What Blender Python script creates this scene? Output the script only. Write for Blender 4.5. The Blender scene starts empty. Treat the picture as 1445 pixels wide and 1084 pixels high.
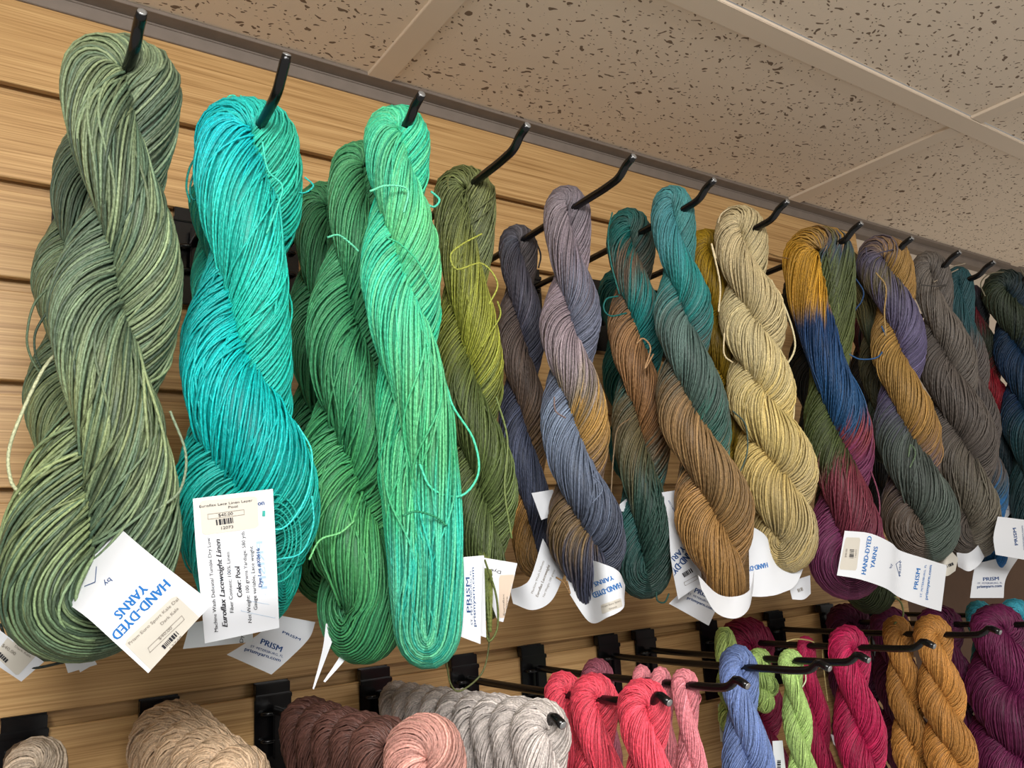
import bpy, bmesh, math, random
import numpy as np
from mathutils import Matrix, Vector

# ------------------------------------------------------------------ camera
W_PX, H_PX = 1445, 1084
F_PX, CAM_D = 1166.33, 0.67251          # focal length in px, distance camera - wall (m)
RIGHT = np.array([0.82565833, -0.56149656, -0.0548629])
UP = np.array([-0.06328901, -0.18881532, 0.97997106])
FWD = np.array([0.56060934, 0.80564905, 0.1914335])
CAM = np.array([0.0, -CAM_D, 0.0])
sc = bpy.context.scene
col = sc.collection
cd = bpy.data.cameras.new('camera')
cam = bpy.data.objects.new('camera', cd)
col.objects.link(cam)
m = Matrix.Identity(4)
for i in range(3):
    m[i][0], m[i][1], m[i][2], m[i][3] = RIGHT[i], UP[i], -FWD[i], CAM[i]
cam.matrix_world = m
cd.sensor_width = 36.0
cd.lens = F_PX / W_PX * 36.0
cd.clip_start = 0.01
sc.camera = cam

# ------------------------------------------------------------------ world, light, exposure
world = bpy.data.worlds.new('world')
sc.world = world
world.use_nodes = True
bg = world.node_tree.nodes['Background']
wt = world.node_tree                      # the room around: bright floor below, dim ceiling above
wtc = wt.nodes.new('ShaderNodeTexCoord'); wsp = wt.nodes.new('ShaderNodeSeparateXYZ')
wmr = wt.nodes.new('ShaderNodeMapRange')
wmr.inputs['From Min'].default_value = -0.35; wmr.inputs['From Max'].default_value = 0.35
wmr.inputs['To Min'].default_value = 0.50; wmr.inputs['To Max'].default_value = 0.26
wt.links.new(wtc.outputs['Generated'], wsp.inputs[0]); wt.links.new(wsp.outputs[2], wmr.inputs['Value'])
bg.inputs[0].default_value = (1.0, 0.95, 0.88, 1)
wt.links.new(wmr.outputs[0], bg.inputs[1])

def area(name, loc, target, sx, sy, power, color):
    l = bpy.data.lights.new(name, 'AREA')
    l.shape = 'RECTANGLE'
    l.size, l.size_y, l.energy, l.color = sx, sy, power, color
    o = bpy.data.objects.new(name, l)
    o.location = loc
    d = Vector(target) - Vector(loc)
    o.rotation_euler = d.to_track_quat('-Z', 'Y').to_euler()
    col.objects.link(o)
area('ceiling_troffer', (-0.05, -0.95, 0.43), (0.15, -0.45, -0.4), 0.6, 0.6, 29.0, (1.0, 0.985, 0.96))
area('far_ceiling_troffer', (1.3, -2.3, 0.43), (1.1, -1.4, -1.0), 1.1, 0.55, 17.0, (1.0, 0.95, 0.90))

vs = sc.view_settings
vs.view_transform = 'Standard'
vs.look = 'None'
vs.exposure = 0.0
vs.gamma = 1.0
vs.use_curve_mapping = False

# ------------------------------------------------------------------ helpers
rng = np.random.default_rng(7)

def lin(c):
    c = np.asarray(c, float) / 255.0
    return np.where(c <= 0.04045, c / 12.92, ((c + 0.055) / 1.055) ** 2.4)

def at(px, py, y):
    d = FWD * F_PX + RIGHT * (px - W_PX / 2) - UP * (py - H_PX / 2)
    t = (y + CAM_D) / d[1]
    return CAM + d * t

def ppm(P):                              # metres per pixel at a world point
    return float((np.asarray(P) - CAM) @ FWD) / F_PX

def project(P):
    d = np.asarray(P) - CAM
    z = d @ FWD
    return np.stack([W_PX / 2 + F_PX * (d @ RIGHT) / z, H_PX / 2 - F_PX * (d @ UP) / z], -1)

def hermite(xs, ys, x):
    xs = np.asarray(xs, float); ys = np.asarray(ys, float); x = np.asarray(x, float)
    if ys.ndim == 1: return hermite(xs, ys[:, None], x)[:, 0]
    n = len(xs)
    if n == 2:
        t = ((x - xs[0]) / (xs[1] - xs[0]))[:, None]
        return ys[0] * (1 - t) + ys[1] * t
    mt = np.zeros_like(ys)
    sl = (ys[1:] - ys[:-1]) / (xs[1:] - xs[:-1])[:, None]
    mt[0], mt[-1] = sl[0], sl[-1]
    h = (xs[1:] - xs[:-1])[:, None]
    mt[1:-1] = (sl[:-1] * h[1:] + sl[1:] * h[:-1]) / (h[1:] + h[:-1])
    k = np.clip(np.searchsorted(xs, x) - 1, 0, n - 2)
    hh = xs[k + 1] - xs[k]
    t = ((x - xs[k]) / hh)[:, None]; hh = hh[:, None]
    return ((2*t**3 - 3*t**2 + 1) * ys[k] + (t**3 - 2*t**2 + t) * hh * mt[k]
            + (-2*t**3 + 3*t**2) * ys[k+1] + (t**3 - t**2) * hh * mt[k+1])

def np_mesh(name, V, F, mat, parent=None, smooth=True, attrs=None, uniform=0):
    """V (n,3); F list of (m,k) int arrays; attrs: dict name -> (type, flat array)"""
    me = bpy.data.meshes.new(name)
    V = np.asarray(V, np.float32)
    me.vertices.add(len(V)); me.vertices.foreach_set('co', V.ravel())
    F = [np.asarray(f, np.int32) for f in F if len(f)]
    tot = np.concatenate([np.full(len(f), f.shape[1], np.int32) for f in F])
    loops = np.concatenate([f.ravel() for f in F])
    me.loops.add(len(loops)); me.loops.foreach_set('vertex_index', loops)
    me.polygons.add(len(tot))
    me.polygons.foreach_set('loop_start', np.concatenate([[0], np.cumsum(tot)[:-1]]).astype(np.int32))
    me.polygons.foreach_set('loop_total', tot)
    if smooth: me.polygons.foreach_set('use_smooth', np.ones(len(tot), bool))
    for k, (ty, arr) in (attrs or {}).items():
        a = me.attributes.new(k, ty, 'POINT')
        a.data.foreach_set('color' if ty == 'FLOAT_COLOR' else 'vector', np.asarray(arr, np.float32).ravel())
    me.update(calc_edges=True)
    me.validate()
    if mat: me.materials.append(mat)
    o = bpy.data.objects.new(name, me)
    col.objects.link(o)
    if parent: o.parent = parent
    return o

def bm_obj(name, bm, mat, parent=None, smooth=False):
    me = bpy.data.meshes.new(name)
    bmesh.ops.recalc_face_normals(bm, faces=bm.faces)
    bm.to_mesh(me); bm.free()
    if smooth:
        for p in me.polygons: p.use_smooth = True
    me.materials.append(mat)
    o = bpy.data.objects.new(name, me)
    col.objects.link(o)
    if parent: o.parent = parent
    return o

def tag(o, label=None, cat=None, group=None, kind=None):
    if label: o['label'] = label
    if cat: o['category'] = cat
    if group: o['group'] = group
    if kind: o['kind'] = kind
    return o

def add_box(bm, lo, hi, bevel=0.0):
    r = bmesh.ops.create_cube(bm, size=1.0)
    for v in r['verts']:
        v.co = Vector([lo[i] + (v.co[i] + 0.5) * (hi[i] - lo[i]) for i in range(3)])
    if bevel:
        es = list({e for v in r['verts'] for e in v.link_edges})
        bmesh.ops.bevel(bm, geom=es, offset=bevel, segments=2, affect='EDGES')

def tube_arrays(P, rad, K=8, cap=True):
    P = np.asarray(P, float); n = len(P)
    T = np.gradient(P, axis=0); T /= np.linalg.norm(T, axis=1)[:, None] + 1e-12
    ref = np.array([0.31, 0.52, 0.79])
    N = np.cross(T, ref); N /= np.linalg.norm(N, axis=1)[:, None] + 1e-12
    B = np.cross(T, N)
    rad = np.broadcast_to(rad, (n,))[:, None, None]
    a = np.arange(K) / K * 2 * np.pi
    V = P[:, None] + rad * (np.cos(a)[None, :, None] * N[:, None] + np.sin(a)[None, :, None] * B[:, None])
    i = np.arange(n - 1)[:, None]; k = np.arange(K)[None]
    k2 = (k + 1) % K
    F = np.stack([i*K + k, i*K + k2, (i+1)*K + k2, (i+1)*K + k], -1).reshape(-1, 4)
    caps = [np.arange(K)[::-1][None], (np.arange(K) + (n-1)*K)[None]] if cap else []
    return V.reshape(-1, 3), F, caps

# ------------------------------------------------------------------ materials
def new_mat(name):
    mt = bpy.data.materials.new(name); mt.use_nodes = True
    nt = mt.node_tree
    return mt, nt, nt.nodes['Principled BSDF']
def node(nt, ty, **kw):
    n = nt.nodes.new(ty)
    for k, v in kw.items(): setattr(n, k, v)
    return n
def link(nt, a, b): nt.links.new(a, b)
def math_node(nt, op, a, b=None):
    n = node(nt, 'ShaderNodeMath', operation=op)
    for i, v in enumerate((a, b)):
        if v is None: continue
        if isinstance(v, (int, float)): n.inputs[i].default_value = v
        else: link(nt, v, n.inputs[i])
    return n.outputs[0]

def plain(name, rgb, rough=0.5, spec=0.5, noise=0.0, metallic=0.0):
    mt, nt, b = new_mat(name)
    c = (*lin(rgb), 1)
    b.inputs['Roughness'].default_value = rough
    b.inputs['Specular IOR Level'].default_value = spec
    b.inputs['Metallic'].default_value = metallic
    if noise:
        tc = node(nt, 'ShaderNodeTexCoord'); nz = node(nt, 'ShaderNodeTexNoise')
        nz.inputs['Scale'].default_value = 60.0; nz.inputs['Detail'].default_value = 4.0
        link(nt, tc.outputs['Object'], nz.inputs['Vector'])
        mx = node(nt, 'ShaderNodeMixRGB'); mx.blend_type = 'MIX'
        mx.inputs[1].default_value = tuple(min(1, v * (1 + noise)) for v in c[:3]) + (1,)
        mx.inputs[2].default_value = tuple(v * (1 - noise) for v in c[:3]) + (1,)
        link(nt, nz.outputs[0], mx.inputs[0]); link(nt, mx.outputs[0], b.inputs['Base Color'])
    else:
        b.inputs['Base Color'].default_value = c
    return mt

def yarn_material():
    mt, nt, b = new_mat('linen_yarn')
    dye = node(nt, 'ShaderNodeAttribute', attribute_name='dye')
    st = node(nt, 'ShaderNodeAttribute', attribute_name='strand')
    sep = node(nt, 'ShaderNodeSeparateXYZ'); link(nt, st.outputs['Vector'], sep.inputs[0])
    u = math_node(nt, 'MULTIPLY', sep.outputs[0], 2 * math.pi / 0.0042)
    s = math_node(nt, 'ADD', math_node(nt, 'MULTIPLY', math_node(nt, 'SINE', u), sep.outputs[1]),
                  math_node(nt, 'MULTIPLY', math_node(nt, 'COSINE', u), sep.outputs[2]))
    tc = node(nt, 'ShaderNodeTexCoord'); nz = node(nt, 'ShaderNodeTexNoise')
    nz.inputs['Scale'].default_value = 900.0; nz.inputs['Detail'].default_value = 3.0
    link(nt, tc.outputs['Object'], nz.inputs['Vector'])
    hgt = math_node(nt, 'ADD', math_node(nt, 'MULTIPLY', s, 0.5), nz.outputs[0])
    bump = node(nt, 'ShaderNodeBump'); bump.inputs['Strength'].default_value = 0.55
    bump.inputs['Distance'].default_value = 0.00045
    link(nt, hgt, bump.inputs['Height']); link(nt, bump.outputs[0], b.inputs['Normal'])
    # fibre flecks: the linen itself is flecked lighter and darker
    mr = node(nt, 'ShaderNodeMapRange'); mr.inputs['From Min'].default_value = 0.3; mr.inputs['From Max'].default_value = 0.7
    mr.inputs['To Min'].default_value = 0.72; mr.inputs['To Max'].default_value = 1.28
    link(nt, nz.outputs[0], mr.inputs['Value'])
    mx = node(nt, 'ShaderNodeMixRGB', blend_type='MULTIPLY'); mx.inputs[0].default_value = 1.0
    link(nt, dye.outputs['Color'], mx.inputs[1]); link(nt, mr.outputs[0], mx.inputs[2])
    link(nt, mx.outputs[0], b.inputs['Base Color'])
    b.inputs['Roughness'].default_value = 0.5
    b.inputs['Specular IOR Level'].default_value = 0.35
    return mt
YARN = yarn_material()

def wood_material():
    mt, nt, b = new_mat('oak_laminate')
    tc = node(nt, 'ShaderNodeTexCoord')
    mp = node(nt, 'ShaderNodeMapping'); mp.inputs['Scale'].default_value = (2.6, 40.0, 250.0)
    link(nt, tc.outputs['Object'], mp.inputs['Vector'])
    n1 = node(nt, 'ShaderNodeTexNoise'); n1.inputs['Scale'].default_value = 1.0; n1.inputs['Detail'].default_value = 5.0
    n1.inputs['Distortion'].default_value = 0.42
    link(nt, mp.outputs[0], n1.inputs['Vector'])
    mp2 = node(nt, 'ShaderNodeMapping'); mp2.inputs['Scale'].default_value = (9.0, 60.0, 900.0)
    link(nt, tc.outputs['Object'], mp2.inputs['Vector'])
    n2 = node(nt, 'ShaderNodeTexNoise'); n2.inputs['Scale'].default_value = 1.0; n2.inputs['Detail'].default_value = 3.0
    link(nt, mp2.outputs[0], n2.inputs['Vector'])
    f = math_node(nt, 'ADD', math_node(nt, 'MULTIPLY', n1.outputs[0], 0.42), math_node(nt, 'MULTIPLY', n2.outputs[0], 0.58))
    cr = node(nt, 'ShaderNodeValToRGB')
    e = cr.color_ramp.elements
    e[0].position = 0.34; e[0].color = (*lin((150, 112, 66)), 1)
    e[1].position = 0.62; e[1].color = (*lin((207, 169, 116)), 1)
    e2 = e.new(0.48); e2.color = (*lin((186, 147, 96)), 1)
    link(nt, f, cr.inputs[0]); link(nt, cr.outputs[0], b.inputs['Base Color'])
    b.inputs['Roughness'].default_value = 0.42
    b.inputs['Specular IOR Level'].default_value = 0.35
    bp = node(nt, 'ShaderNodeBump'); bp.inputs['Strength'].default_value = 0.08; bp.inputs['Distance'].default_value = 0.0005
    link(nt, n2.outputs[0], bp.inputs['Height']); link(nt, bp.outputs[0], b.inputs['Normal'])
    return mt
WOOD = wood_material()

def tile_material():
    mt, nt, b = new_mat('fissured_ceiling_tile')
    tc = node(nt, 'ShaderNodeTexCoord')
    nzw = node(nt, 'ShaderNodeTexNoise'); nzw.inputs['Scale'].default_value = 55.0; nzw.inputs['Detail'].default_value = 2.0
    link(nt, tc.outputs['Object'], nzw.inputs['Vector'])
    warp = node(nt, 'ShaderNodeMixRGB'); warp.blend_type = 'ADD'; warp.inputs[0].default_value = 0.02
    link(nt, tc.outputs['Object'], warp.inputs[1]); link(nt, nzw.outputs['Color'], warp.inputs[2])
    def pits(scale, sx, size, thr):
        mp = node(nt, 'ShaderNodeMapping'); mp.inputs['Scale'].default_value = (scale, scale * sx, scale)
        mp.inputs['Rotation'].default_value = (0, 0, 0.35)
        link(nt, warp.outputs[0], mp.inputs['Vector'])
        vo = node(nt, 'ShaderNodeTexVoronoi'); vo.inputs['Scale'].default_value = 1.0
        vo.voronoi_dimensions = '2D'
        link(nt, mp.outputs[0], vo.inputs['Vector'])
        sp = node(nt, 'ShaderNodeSeparateXYZ'); link(nt, vo.outputs['Color'], sp.inputs[0])
        on = math_node(nt, 'GREATER_THAN', sp.outputs[0], thr)
        sz = math_node(nt, 'MULTIPLY', sp.outputs[1], size)
        near = math_node(nt, 'LESS_THAN', vo.outputs['Distance'], sz)
        return math_node(nt, 'MULTIPLY', on, near)
    p = math_node(nt, 'MAXIMUM', pits(80.0, 2.2, 0.29, 0.68), pits(170.0, 1.5, 0.28, 0.66))
    mx = node(nt, 'ShaderNodeMixRGB')
    mx.inputs[1].default_value = (*lin((230, 214, 194)), 1)
    mx.inputs[2].default_value = (*lin((128, 110, 94)), 1)
    link(nt, p, mx.inputs[0]); link(nt, mx.outputs[0], b.inputs['Base Color'])
    b.inputs['Roughness'].default_value = 0.9; b.inputs['Specular IOR Level'].default_value = 0.1
    nf = node(nt, 'ShaderNodeTexNoise'); nf.inputs['Scale'].default_value = 500.0; nf.inputs['Detail'].default_value = 3
    link(nt, tc.outputs['Object'], nf.inputs['Vector'])
    h = math_node(nt, 'SUBTRACT', math_node(nt, 'MULTIPLY', nf.outputs[0], 0.3), p)
    bp = node(nt, 'ShaderNodeBump'); bp.inputs['Strength'].default_value = 0.5; bp.inputs['Distance'].default_value = 0.001
    link(nt, h, bp.inputs['Height']); link(nt, bp.outputs[0], b.inputs['Normal'])
    return mt
TILE = tile_material()
GRID = plain('painted_steel_grid', (222, 206, 186), 0.5, 0.3)
ANGLE = plain('grimy_wall_angle', (128, 116, 106), 0.6, 0.3, noise=0.18)
PLASTER = plain('cream_wall_paint', (205, 190, 172), 0.8, 0.2, noise=0.04)
BROWNB = plain('brown_board', (84, 60, 42), 0.6, 0.3, noise=0.15)
BLACK = plain('black_powder_coat', (10, 10, 12), 0.22, 0.45)
STEEL = plain('cut_steel_end', (150, 150, 150), 0.35, 0.5, metallic=0.6)
PAPER = plain('label_paper', (214, 217, 222), 0.6, 0.3)
STICK = plain('price_sticker_paper', (196, 191, 180), 0.5, 0.3)
PEACH = plain('peach_sticker_paper', (205, 186, 168), 0.5, 0.3)
INKB = plain('blue_ink', (30, 105, 175), 0.6, 0.2)
INKN = plain('navy_ink', (45, 75, 125), 0.6, 0.2)
INKK = plain('black_ink', (45, 45, 50), 0.6, 0.2)
INKG = plain('grey_ink', (135, 128, 120), 0.6, 0.2)
INKL = plain('pale_blue_ink', (165, 190, 214), 0.6, 0.2)

# ------------------------------------------------------------------ room shell
PITCH, Z1, ZT, ZC = 0.0762, 0.3635, 0.433, 0.445
XL, XR, ZB = -0.9, 1.115, -0.62
def slat_panel():
    gap, d1, d2, lip = 0.0105, 0.006, 0.011, 0.006
    prof = [(0.0, ZT)]
    k = 0
    while Z1 - k * PITCH > ZB + 0.03:
        z = Z1 - k * PITCH
        prof += [(0.0, z + 0.0006), (0.0006, z), (d1, z), (d1, z + lip), (d2, z + lip),
                 (d2, z - gap - lip), (d1, z - gap - lip), (d1, z - gap), (0.0006, z - gap), (0.0, z - gap - 0.0006)]
        k += 1
    prof += [(0.0, ZB), (0.018, ZB), (0.018, ZT)]
    n = len(prof)
    V = [(x, y, z) for x in (XL, XR) for (y, z) in prof]
    F = [(i, (i + 1) % n, n + (i + 1) % n, n + i) for i in range(n)]
    me = bpy.data.meshes.new('wall_back')
    bm = bmesh.new()
    vs_ = [bm.verts.new(v) for v in V]
    for f in F: bm.faces.new([vs_[i] for i in f])
    bm.faces.new(vs_[:n]); bm.faces.new(vs_[n:])
    return bm_obj('wall_back', bm, WOOD)
tag(slat_panel(), kind='structure')
bm = bmesh.new(); add_box(bm, (XR + 0.0005, 0.012, 0.0305), (3.6, 0.05, ZC + 0.02)); tag(bm_obj('wall_right', bm, PLASTER), kind='structure')
bm = bmesh.new(); add_box(bm, (XR + 0.0005, 0.010, ZB), (3.6, 0.05, 0.03)); tag(bm_obj('trim_3', bm, BROWNB), kind='structure')
# ceiling tiles, grid and wall angle
RUN_Y0, RUN_Y1 = -0.2429, -0.2663
BARS = [-0.3106, 0.3087, 0.9360, 1.563, 2.19, 2.82, 3.45]
bm = bmesh.new()
ys = [(-0.004, RUN_Y0), (RUN_Y1, RUN_Y1 - 0.61), (RUN_Y1 - 0.634, -1.9)]
xs_ = [-1.0] + BARS + [3.6]
for i in range(len(xs_) - 1):
    for (a, b_) in ys:
        add_box(bm, (xs_[i] + 0.012, b_ + 0.002, ZC + 0.004), (xs_[i + 1] + 0.012, a - 0.001, ZC + 0.018))
tag(bm_obj('ceiling', bm, TILE), kind='structure')
bm = bmesh.new()
add_box(bm, (-1.0, RUN_Y1, ZC), (3.6, RUN_Y0, ZC + 0.004), 0.0006)
add_box(bm, (-1.0, RUN_Y1 - 0.634, ZC), (3.6, RUN_Y1 - 0.61, ZC + 0.004), 0.0006)
for x in BARS:
    for (a, b_) in ys:
        add_box(bm, (x, b_ + 0.0004, ZC + 0.0008), (x + 0.0245, a - 0.0004, ZC + 0.0045), 0.0004)
tag(bm_obj('trim_1', bm, GRID), kind='structure')
bm = bmesh.new()
add_box(bm, (-1.0, -0.0022, ZT), (3.6, 0.02, ZC + 0.003), 0.0004)
add_box(bm, (-1.0, -0.0035, ZC - 0.0012), (3.6, 0.0, ZC + 0.0005), 0.0004)
add_box(bm, (-1.0, -0.018, ZC + 0.0005), (3.6, 0.0, ZC + 0.0038), 0.0003)
tag(bm_obj('trim_2', bm, ANGLE), kind='structure')

# ------------------------------------------------------------------ hooks
UH = [.069, .145, .231, .312, .409, .496, .588, .697, .783, .874, .947, 1.04]
LH = [.055, .14, .223, .31, .397, .473, .567, .618, .715, .83, .93, 1.03]
SAG = {1: -0.009}
def hook_z(upper, i, y):
    z0 = 0.2625 if upper else -0.1145
    s = SAG.get(i, 0.0) if upper else 0.0
    return z0 + s * (1 - abs(y) / 0.245 * 0.35) + 0.006 * (abs(y) / 0.245) ** 2
HROD = 0.0031
def make_hook(upper, i, label):
    x = (UH if upper else LH)[i]
    zg = Z1 - PITCH * (1 if upper else 6)
    root = bpy.data.objects.new('slatwall_hook', None)
    root.location = (x, 0, zg); col.objects.link(root)
    tag(root, label, 'hook', 'black slatwall hooks of the upper row' if upper else 'black slatwall hooks of the lower row')
    Li = Matrix.Translation((-x, 0, -zg))
    xr = x + (0.010 if upper and i == 1 else 0)
    bm = bmesh.new()
    hw = 0.0145
    add_box(bm, (xr - hw, -0.0032, zg - 0.083), (xr + hw, -0.0004, zg - 0.0125), 0.0006)
    add_box(bm, (xr - hw - 0.0, -0.0050, zg - 0.0135), (xr + hw, -0.0004, zg - 0.0095), 0.0006)
    add_box(bm, (xr - hw + 0.001, -0.0030, zg - 0.0100), (xr + hw - 0.001, 0.0040, zg - 0.0012), 0.0005)
    add_box(bm, (xr - hw + 0.001, 0.0025, zg - 0.0060), (xr + hw - 0.001, 0.0040, zg + 0.0040), 0.0003)
    o = bm_obj('back_plate', bm, BLACK, root); o.data.transform(Li)
    # two rod loops welded on the plate carrying the arm
    V = []; F = []; C = []; off = 0
    for dz in (0.0, -0.020):
        z = hook_z(upper, i, 0) - 0.002 + dz
        P = [(xr - 0.009, -0.003, z), (xr - 0.009, -0.007, z), (xr - 0.004, -0.009, z), (xr + 0.004, -0.009, z), (xr + 0.009, -0.007, z), (xr + 0.009, -0.003, z)]
        v, f, c = tube_arrays(hermite(np.arange(6), np.array(P), np.linspace(0, 5, 22)), 0.0017, 8)
        V.append(v); F.append(f + off); C += [k + off for k in c]; off += len(v)
    o = np_mesh('weld_loop', np.concatenate(V), [np.concatenate(F)] + C, BLACK, root); o.data.transform(Li)
    yb = -0.243
    zb = hook_z(upper, i, yb)
    ztip = (0.279 if upper else -0.1055)
    P = [(xr, -0.0092, hook_z(upper, i, 0))] + [(x + (xr - x) * (1 + y / 0.24), y, hook_z(upper, i, y)) for y in np.linspace(-0.03, -0.232, 8)]
    P += [(x, -0.2405, zb + 0.0006), (x, -0.2455, zb + 0.0030), (x, -0.2490, zb + 0.0062), (x, -0.2600, ztip)]
    P = np.array(P)
    Q = hermite(np.r_[0, np.cumsum(np.linalg.norm(np.diff(P, axis=0), axis=1))], P, np.linspace(0, np.linalg.norm(np.diff(P, axis=0), axis=1).sum(), 70))
    rr = np.full(70, HROD); rr[-1] = HROD * 0.86
    v, f, c = tube_arrays(Q, rr, 14)
    o = np_mesh('rod', v, [f] + c, BLACK, root)
    o.data.transform(Li)
    # bare end of the rod, slightly domed
    t = Q[-1] - Q[-3]; t /= np.linalg.norm(t)
    v, f, c = tube_arrays(np.array([Q[-1] - t * 0.0004, Q[-1] + t * 0.0003, Q[-1] + t * 0.0006]), np.array([HROD * .80, HROD * .78, HROD * .45]), 14)
    o = np_mesh('rod_end', v, [f] + c, STEEL, root); o.data.transform(Li); o['label'] = 'bare metal end of the rod'
    # vertical strut welded under the arm
    bm = bmesh.new(); add_box(bm, (xr - 0.0022, -0.0112, zg - 0.056), (xr + 0.0022, -0.0070, zg - 0.020), 0.0008)
    o = bm_obj('strut', bm, BLACK, root); o.data.transform(Li)
    return root
ulab = ['sage green', 'turquoise', 'emerald green', 'olive green', 'mauve and slate', 'teal and brown', 'cream', 'gold and blue',
        'purple and gold', 'taupe grey', 'narrow teal and taupe', 'dark green and navy']
llab = ['grey-brown corner skeins', 'beige skeins', 'dark brown and dusty pink skeins', 'row of pale grey skeins', 'coral red skeins',
        'three pale pink skeins', 'periwinkle blue skein', 'lime green skeins', 'crimson skeins', 'two ochre skeins', 'large plum skeins', 'cyan skeins']
for i in range(12):
    make_hook(True, i, 'black bent metal hook holding the %s skein of the upper row' % ulab[i])
for i in range(12):
    make_hook(False, i, 'black bent metal hook holding the %s of the lower row' % llab[i])

# ------------------------------------------------------------------ yarn skeins
SKEINS = {}
DYE = 0.85                               # dye reflectance scale
def smooth_closed(A, n=3):
    for _ in range(n):
        A = 0.25 * np.roll(A, 1, 0) + 0.5 * A + 0.25 * np.roll(A, -1, 0)
    return A

def skein(key, name, label, group, y0, axis, cross, top, A, B, sw=5.0, rk=0.57, kb=0.55, tw=2.4, df=0.75, face=1.0,
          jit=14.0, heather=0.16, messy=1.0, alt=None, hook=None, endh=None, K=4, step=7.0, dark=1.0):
    """axis: [(px, py, half width px)] from the hook down; cross: heights where a ply crosses in front; A, B dye stops by height"""
    ax = list(axis)
    if hook is not None:                                # the loop hangs on the shaft of this hook
        up_, i_ = hook
        hp = project(np.array([(UH if up_ else LH)[i_], y0, hook_z(up_, i_, y0)]))
        ax = [(hp[0], hp[1], ax[0][2])] + ax[1:]
    px = np.array([a[0] for a in ax], float); py = np.array([a[1] for a in ax], float); wp = np.array([a[2] for a in ax], float)
    Pk = np.array([at(x, y, y0) for x, y in zip(px, py)])
    plen = np.r_[0, np.cumsum(np.hypot(np.diff(px), np.diff(py)))]
    ns = max(24, int(plen[-1] / step))
    l = np.linspace(0, plen[-1], ns)
    P = hermite(plen, Pk, l); pys = hermite(plen, py, l)
    Wm = hermite(plen, wp, l) * np.array([ppm(p) for p in P])
    hk = [(py[0] - 1, 0.0)] + [(c, k + 0.5) for k, c in enumerate(cross)]
    if cross[-1] < py[-1] - 5:
        hk.append((py[-1] + 1, endh if endh is not None else len(cross) - 0.5 + min(0.6, (py[-1] - cross[-1]) / (cross[-1] - (cross[-2] if len(cross) > 1 else py[0])))))
    hk = np.array(hk)
    phi = np.pi * hermite(hk[:, 0], hk[:, 1], pys)
    v = P[0] - CAM; az = math.atan2(v[0], v[1]) * face
    e = np.array([math.cos(az), -math.sin(az), 0]); n = np.array([-math.sin(az), -math.cos(az), 0]); up = np.array([0, 0, 1.0])
    r = rk * Wm; R = Wm - r
    u = -np.cos(phi)[:, None] * e + df * np.sin(phi)[:, None] * n
    PA = P + R[:, None] * u; PB = P - R[:, None] * u
    m0 = ppm(P[0])
    Hc = max(top * m0 - r[0] * 0.92, R[0] * 0.6)
    na = max(7, int((R[0] + Hc) / m0 * 1.7 / step))
    th = np.pi * (np.arange(1, na + 1) / (na + 1))
    top_pts = P[0] + (R[0] * -np.cos(th))[:, None] * e + (Hc * np.sin(th))[:, None] * up
    nb = max(7, int(R[-1] / ppm(P[-1]) * 2.6 / step)); nb += nb % 2
    tb = np.pi * (np.arange(1, nb + 1) / (nb + 1))
    Hb = kb * Wm[-1]
    bot = P[-1] - (R[-1] * np.cos(tb))[:, None] * u[-1] - (Hb * np.sin(tb))[:, None] * up      # from B(end) to A(end)
    h = nb // 2
    pos = np.concatenate([bot[h:], PA[::-1], top_pts, PB, bot[:h]])
    ctr = np.concatenate([np.repeat(P[-1:], nb - h, 0), P[::-1], np.repeat(P[:1], na, 0), P, np.repeat(P[-1:], h, 0)])
    rad = np.concatenate([np.full(nb - h, r[-1]), r[::-1], np.full(na, r[0]), r, np.full(h, r[-1])])
    hy = np.concatenate([np.full(nb - h, pys[-1] + 10), pys[::-1], np.full(na, pys[0] - 4), pys, np.full(h, pys[-1] + 10)])
    isA = np.concatenate([np.ones(nb - h), np.ones(ns), 1 - (np.arange(na) + .5) / na, np.zeros(ns), np.zeros(h)])
    dphi = np.concatenate([np.zeros(nb - h), np.abs(np.gradient(phi))[::-1], np.full(na, 1.5 / na), np.abs(np.gradient(phi)), np.zeros(h)])
    gapf = np.concatenate([np.zeros(nb - h), np.exp(-np.arange(ns) * step / 12.0)[::-1], np.ones(na), np.exp(-np.arange(ns) * step / 12.0), np.zeros(h)])
    pos = smooth_closed(pos, 4); rad = smooth_closed(rad, 4); dphi = smooth_closed(dphi, 6)
    M = len(pos)
    T = np.roll(pos, -1, 0) - np.roll(pos, 1, 0); T /= np.linalg.norm(T, axis=1)[:, None]
    inw = ctr - pos; cdist = np.linalg.norm(inw, axis=1)
    N1 = inw / (cdist[:, None] + 1e-9); N1 = smooth_closed(N1, 3)
    N1 -= (N1 * T).sum(1)[:, None] * T; N1 /= np.linalg.norm(N1, axis=1)[:, None] + 1e-9
    N2 = np.cross(T, N1)
    seg = np.linalg.norm(np.diff(pos, axis=0), axis=1); arc = np.r_[0, np.cumsum(seg)]
    g = np.random.default_rng(sum(ord(c) * (k + 3) for k, c in enumerate(key)))
    mean_r_px = (rk * wp).mean()
    N = int(np.clip(2 * np.pi * mean_r_px / (sw * 0.92), 24, 130))
    Nx = int(N * 0.22)                                  # wandering strands lying on top
    tot = tw * dphi.sum() * 1.0
    mshift = int(round(tot / (2 * np.pi / N))); 
    twist = np.cumsum(dphi) * (mshift * 2 * np.pi / N) / (dphi.sum() + 1e-9)
    tt = np.linspace(0, 1, M); win = np.minimum(1, np.minimum(tt, 1 - tt) / 0.04)
    ws = 0.45 * sw * ppm(P[ns // 2])
    lim = np.maximum(cdist - gapf * (HROD * 0.25), 0.12 * rad)
    lump = np.zeros((1, M))
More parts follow.
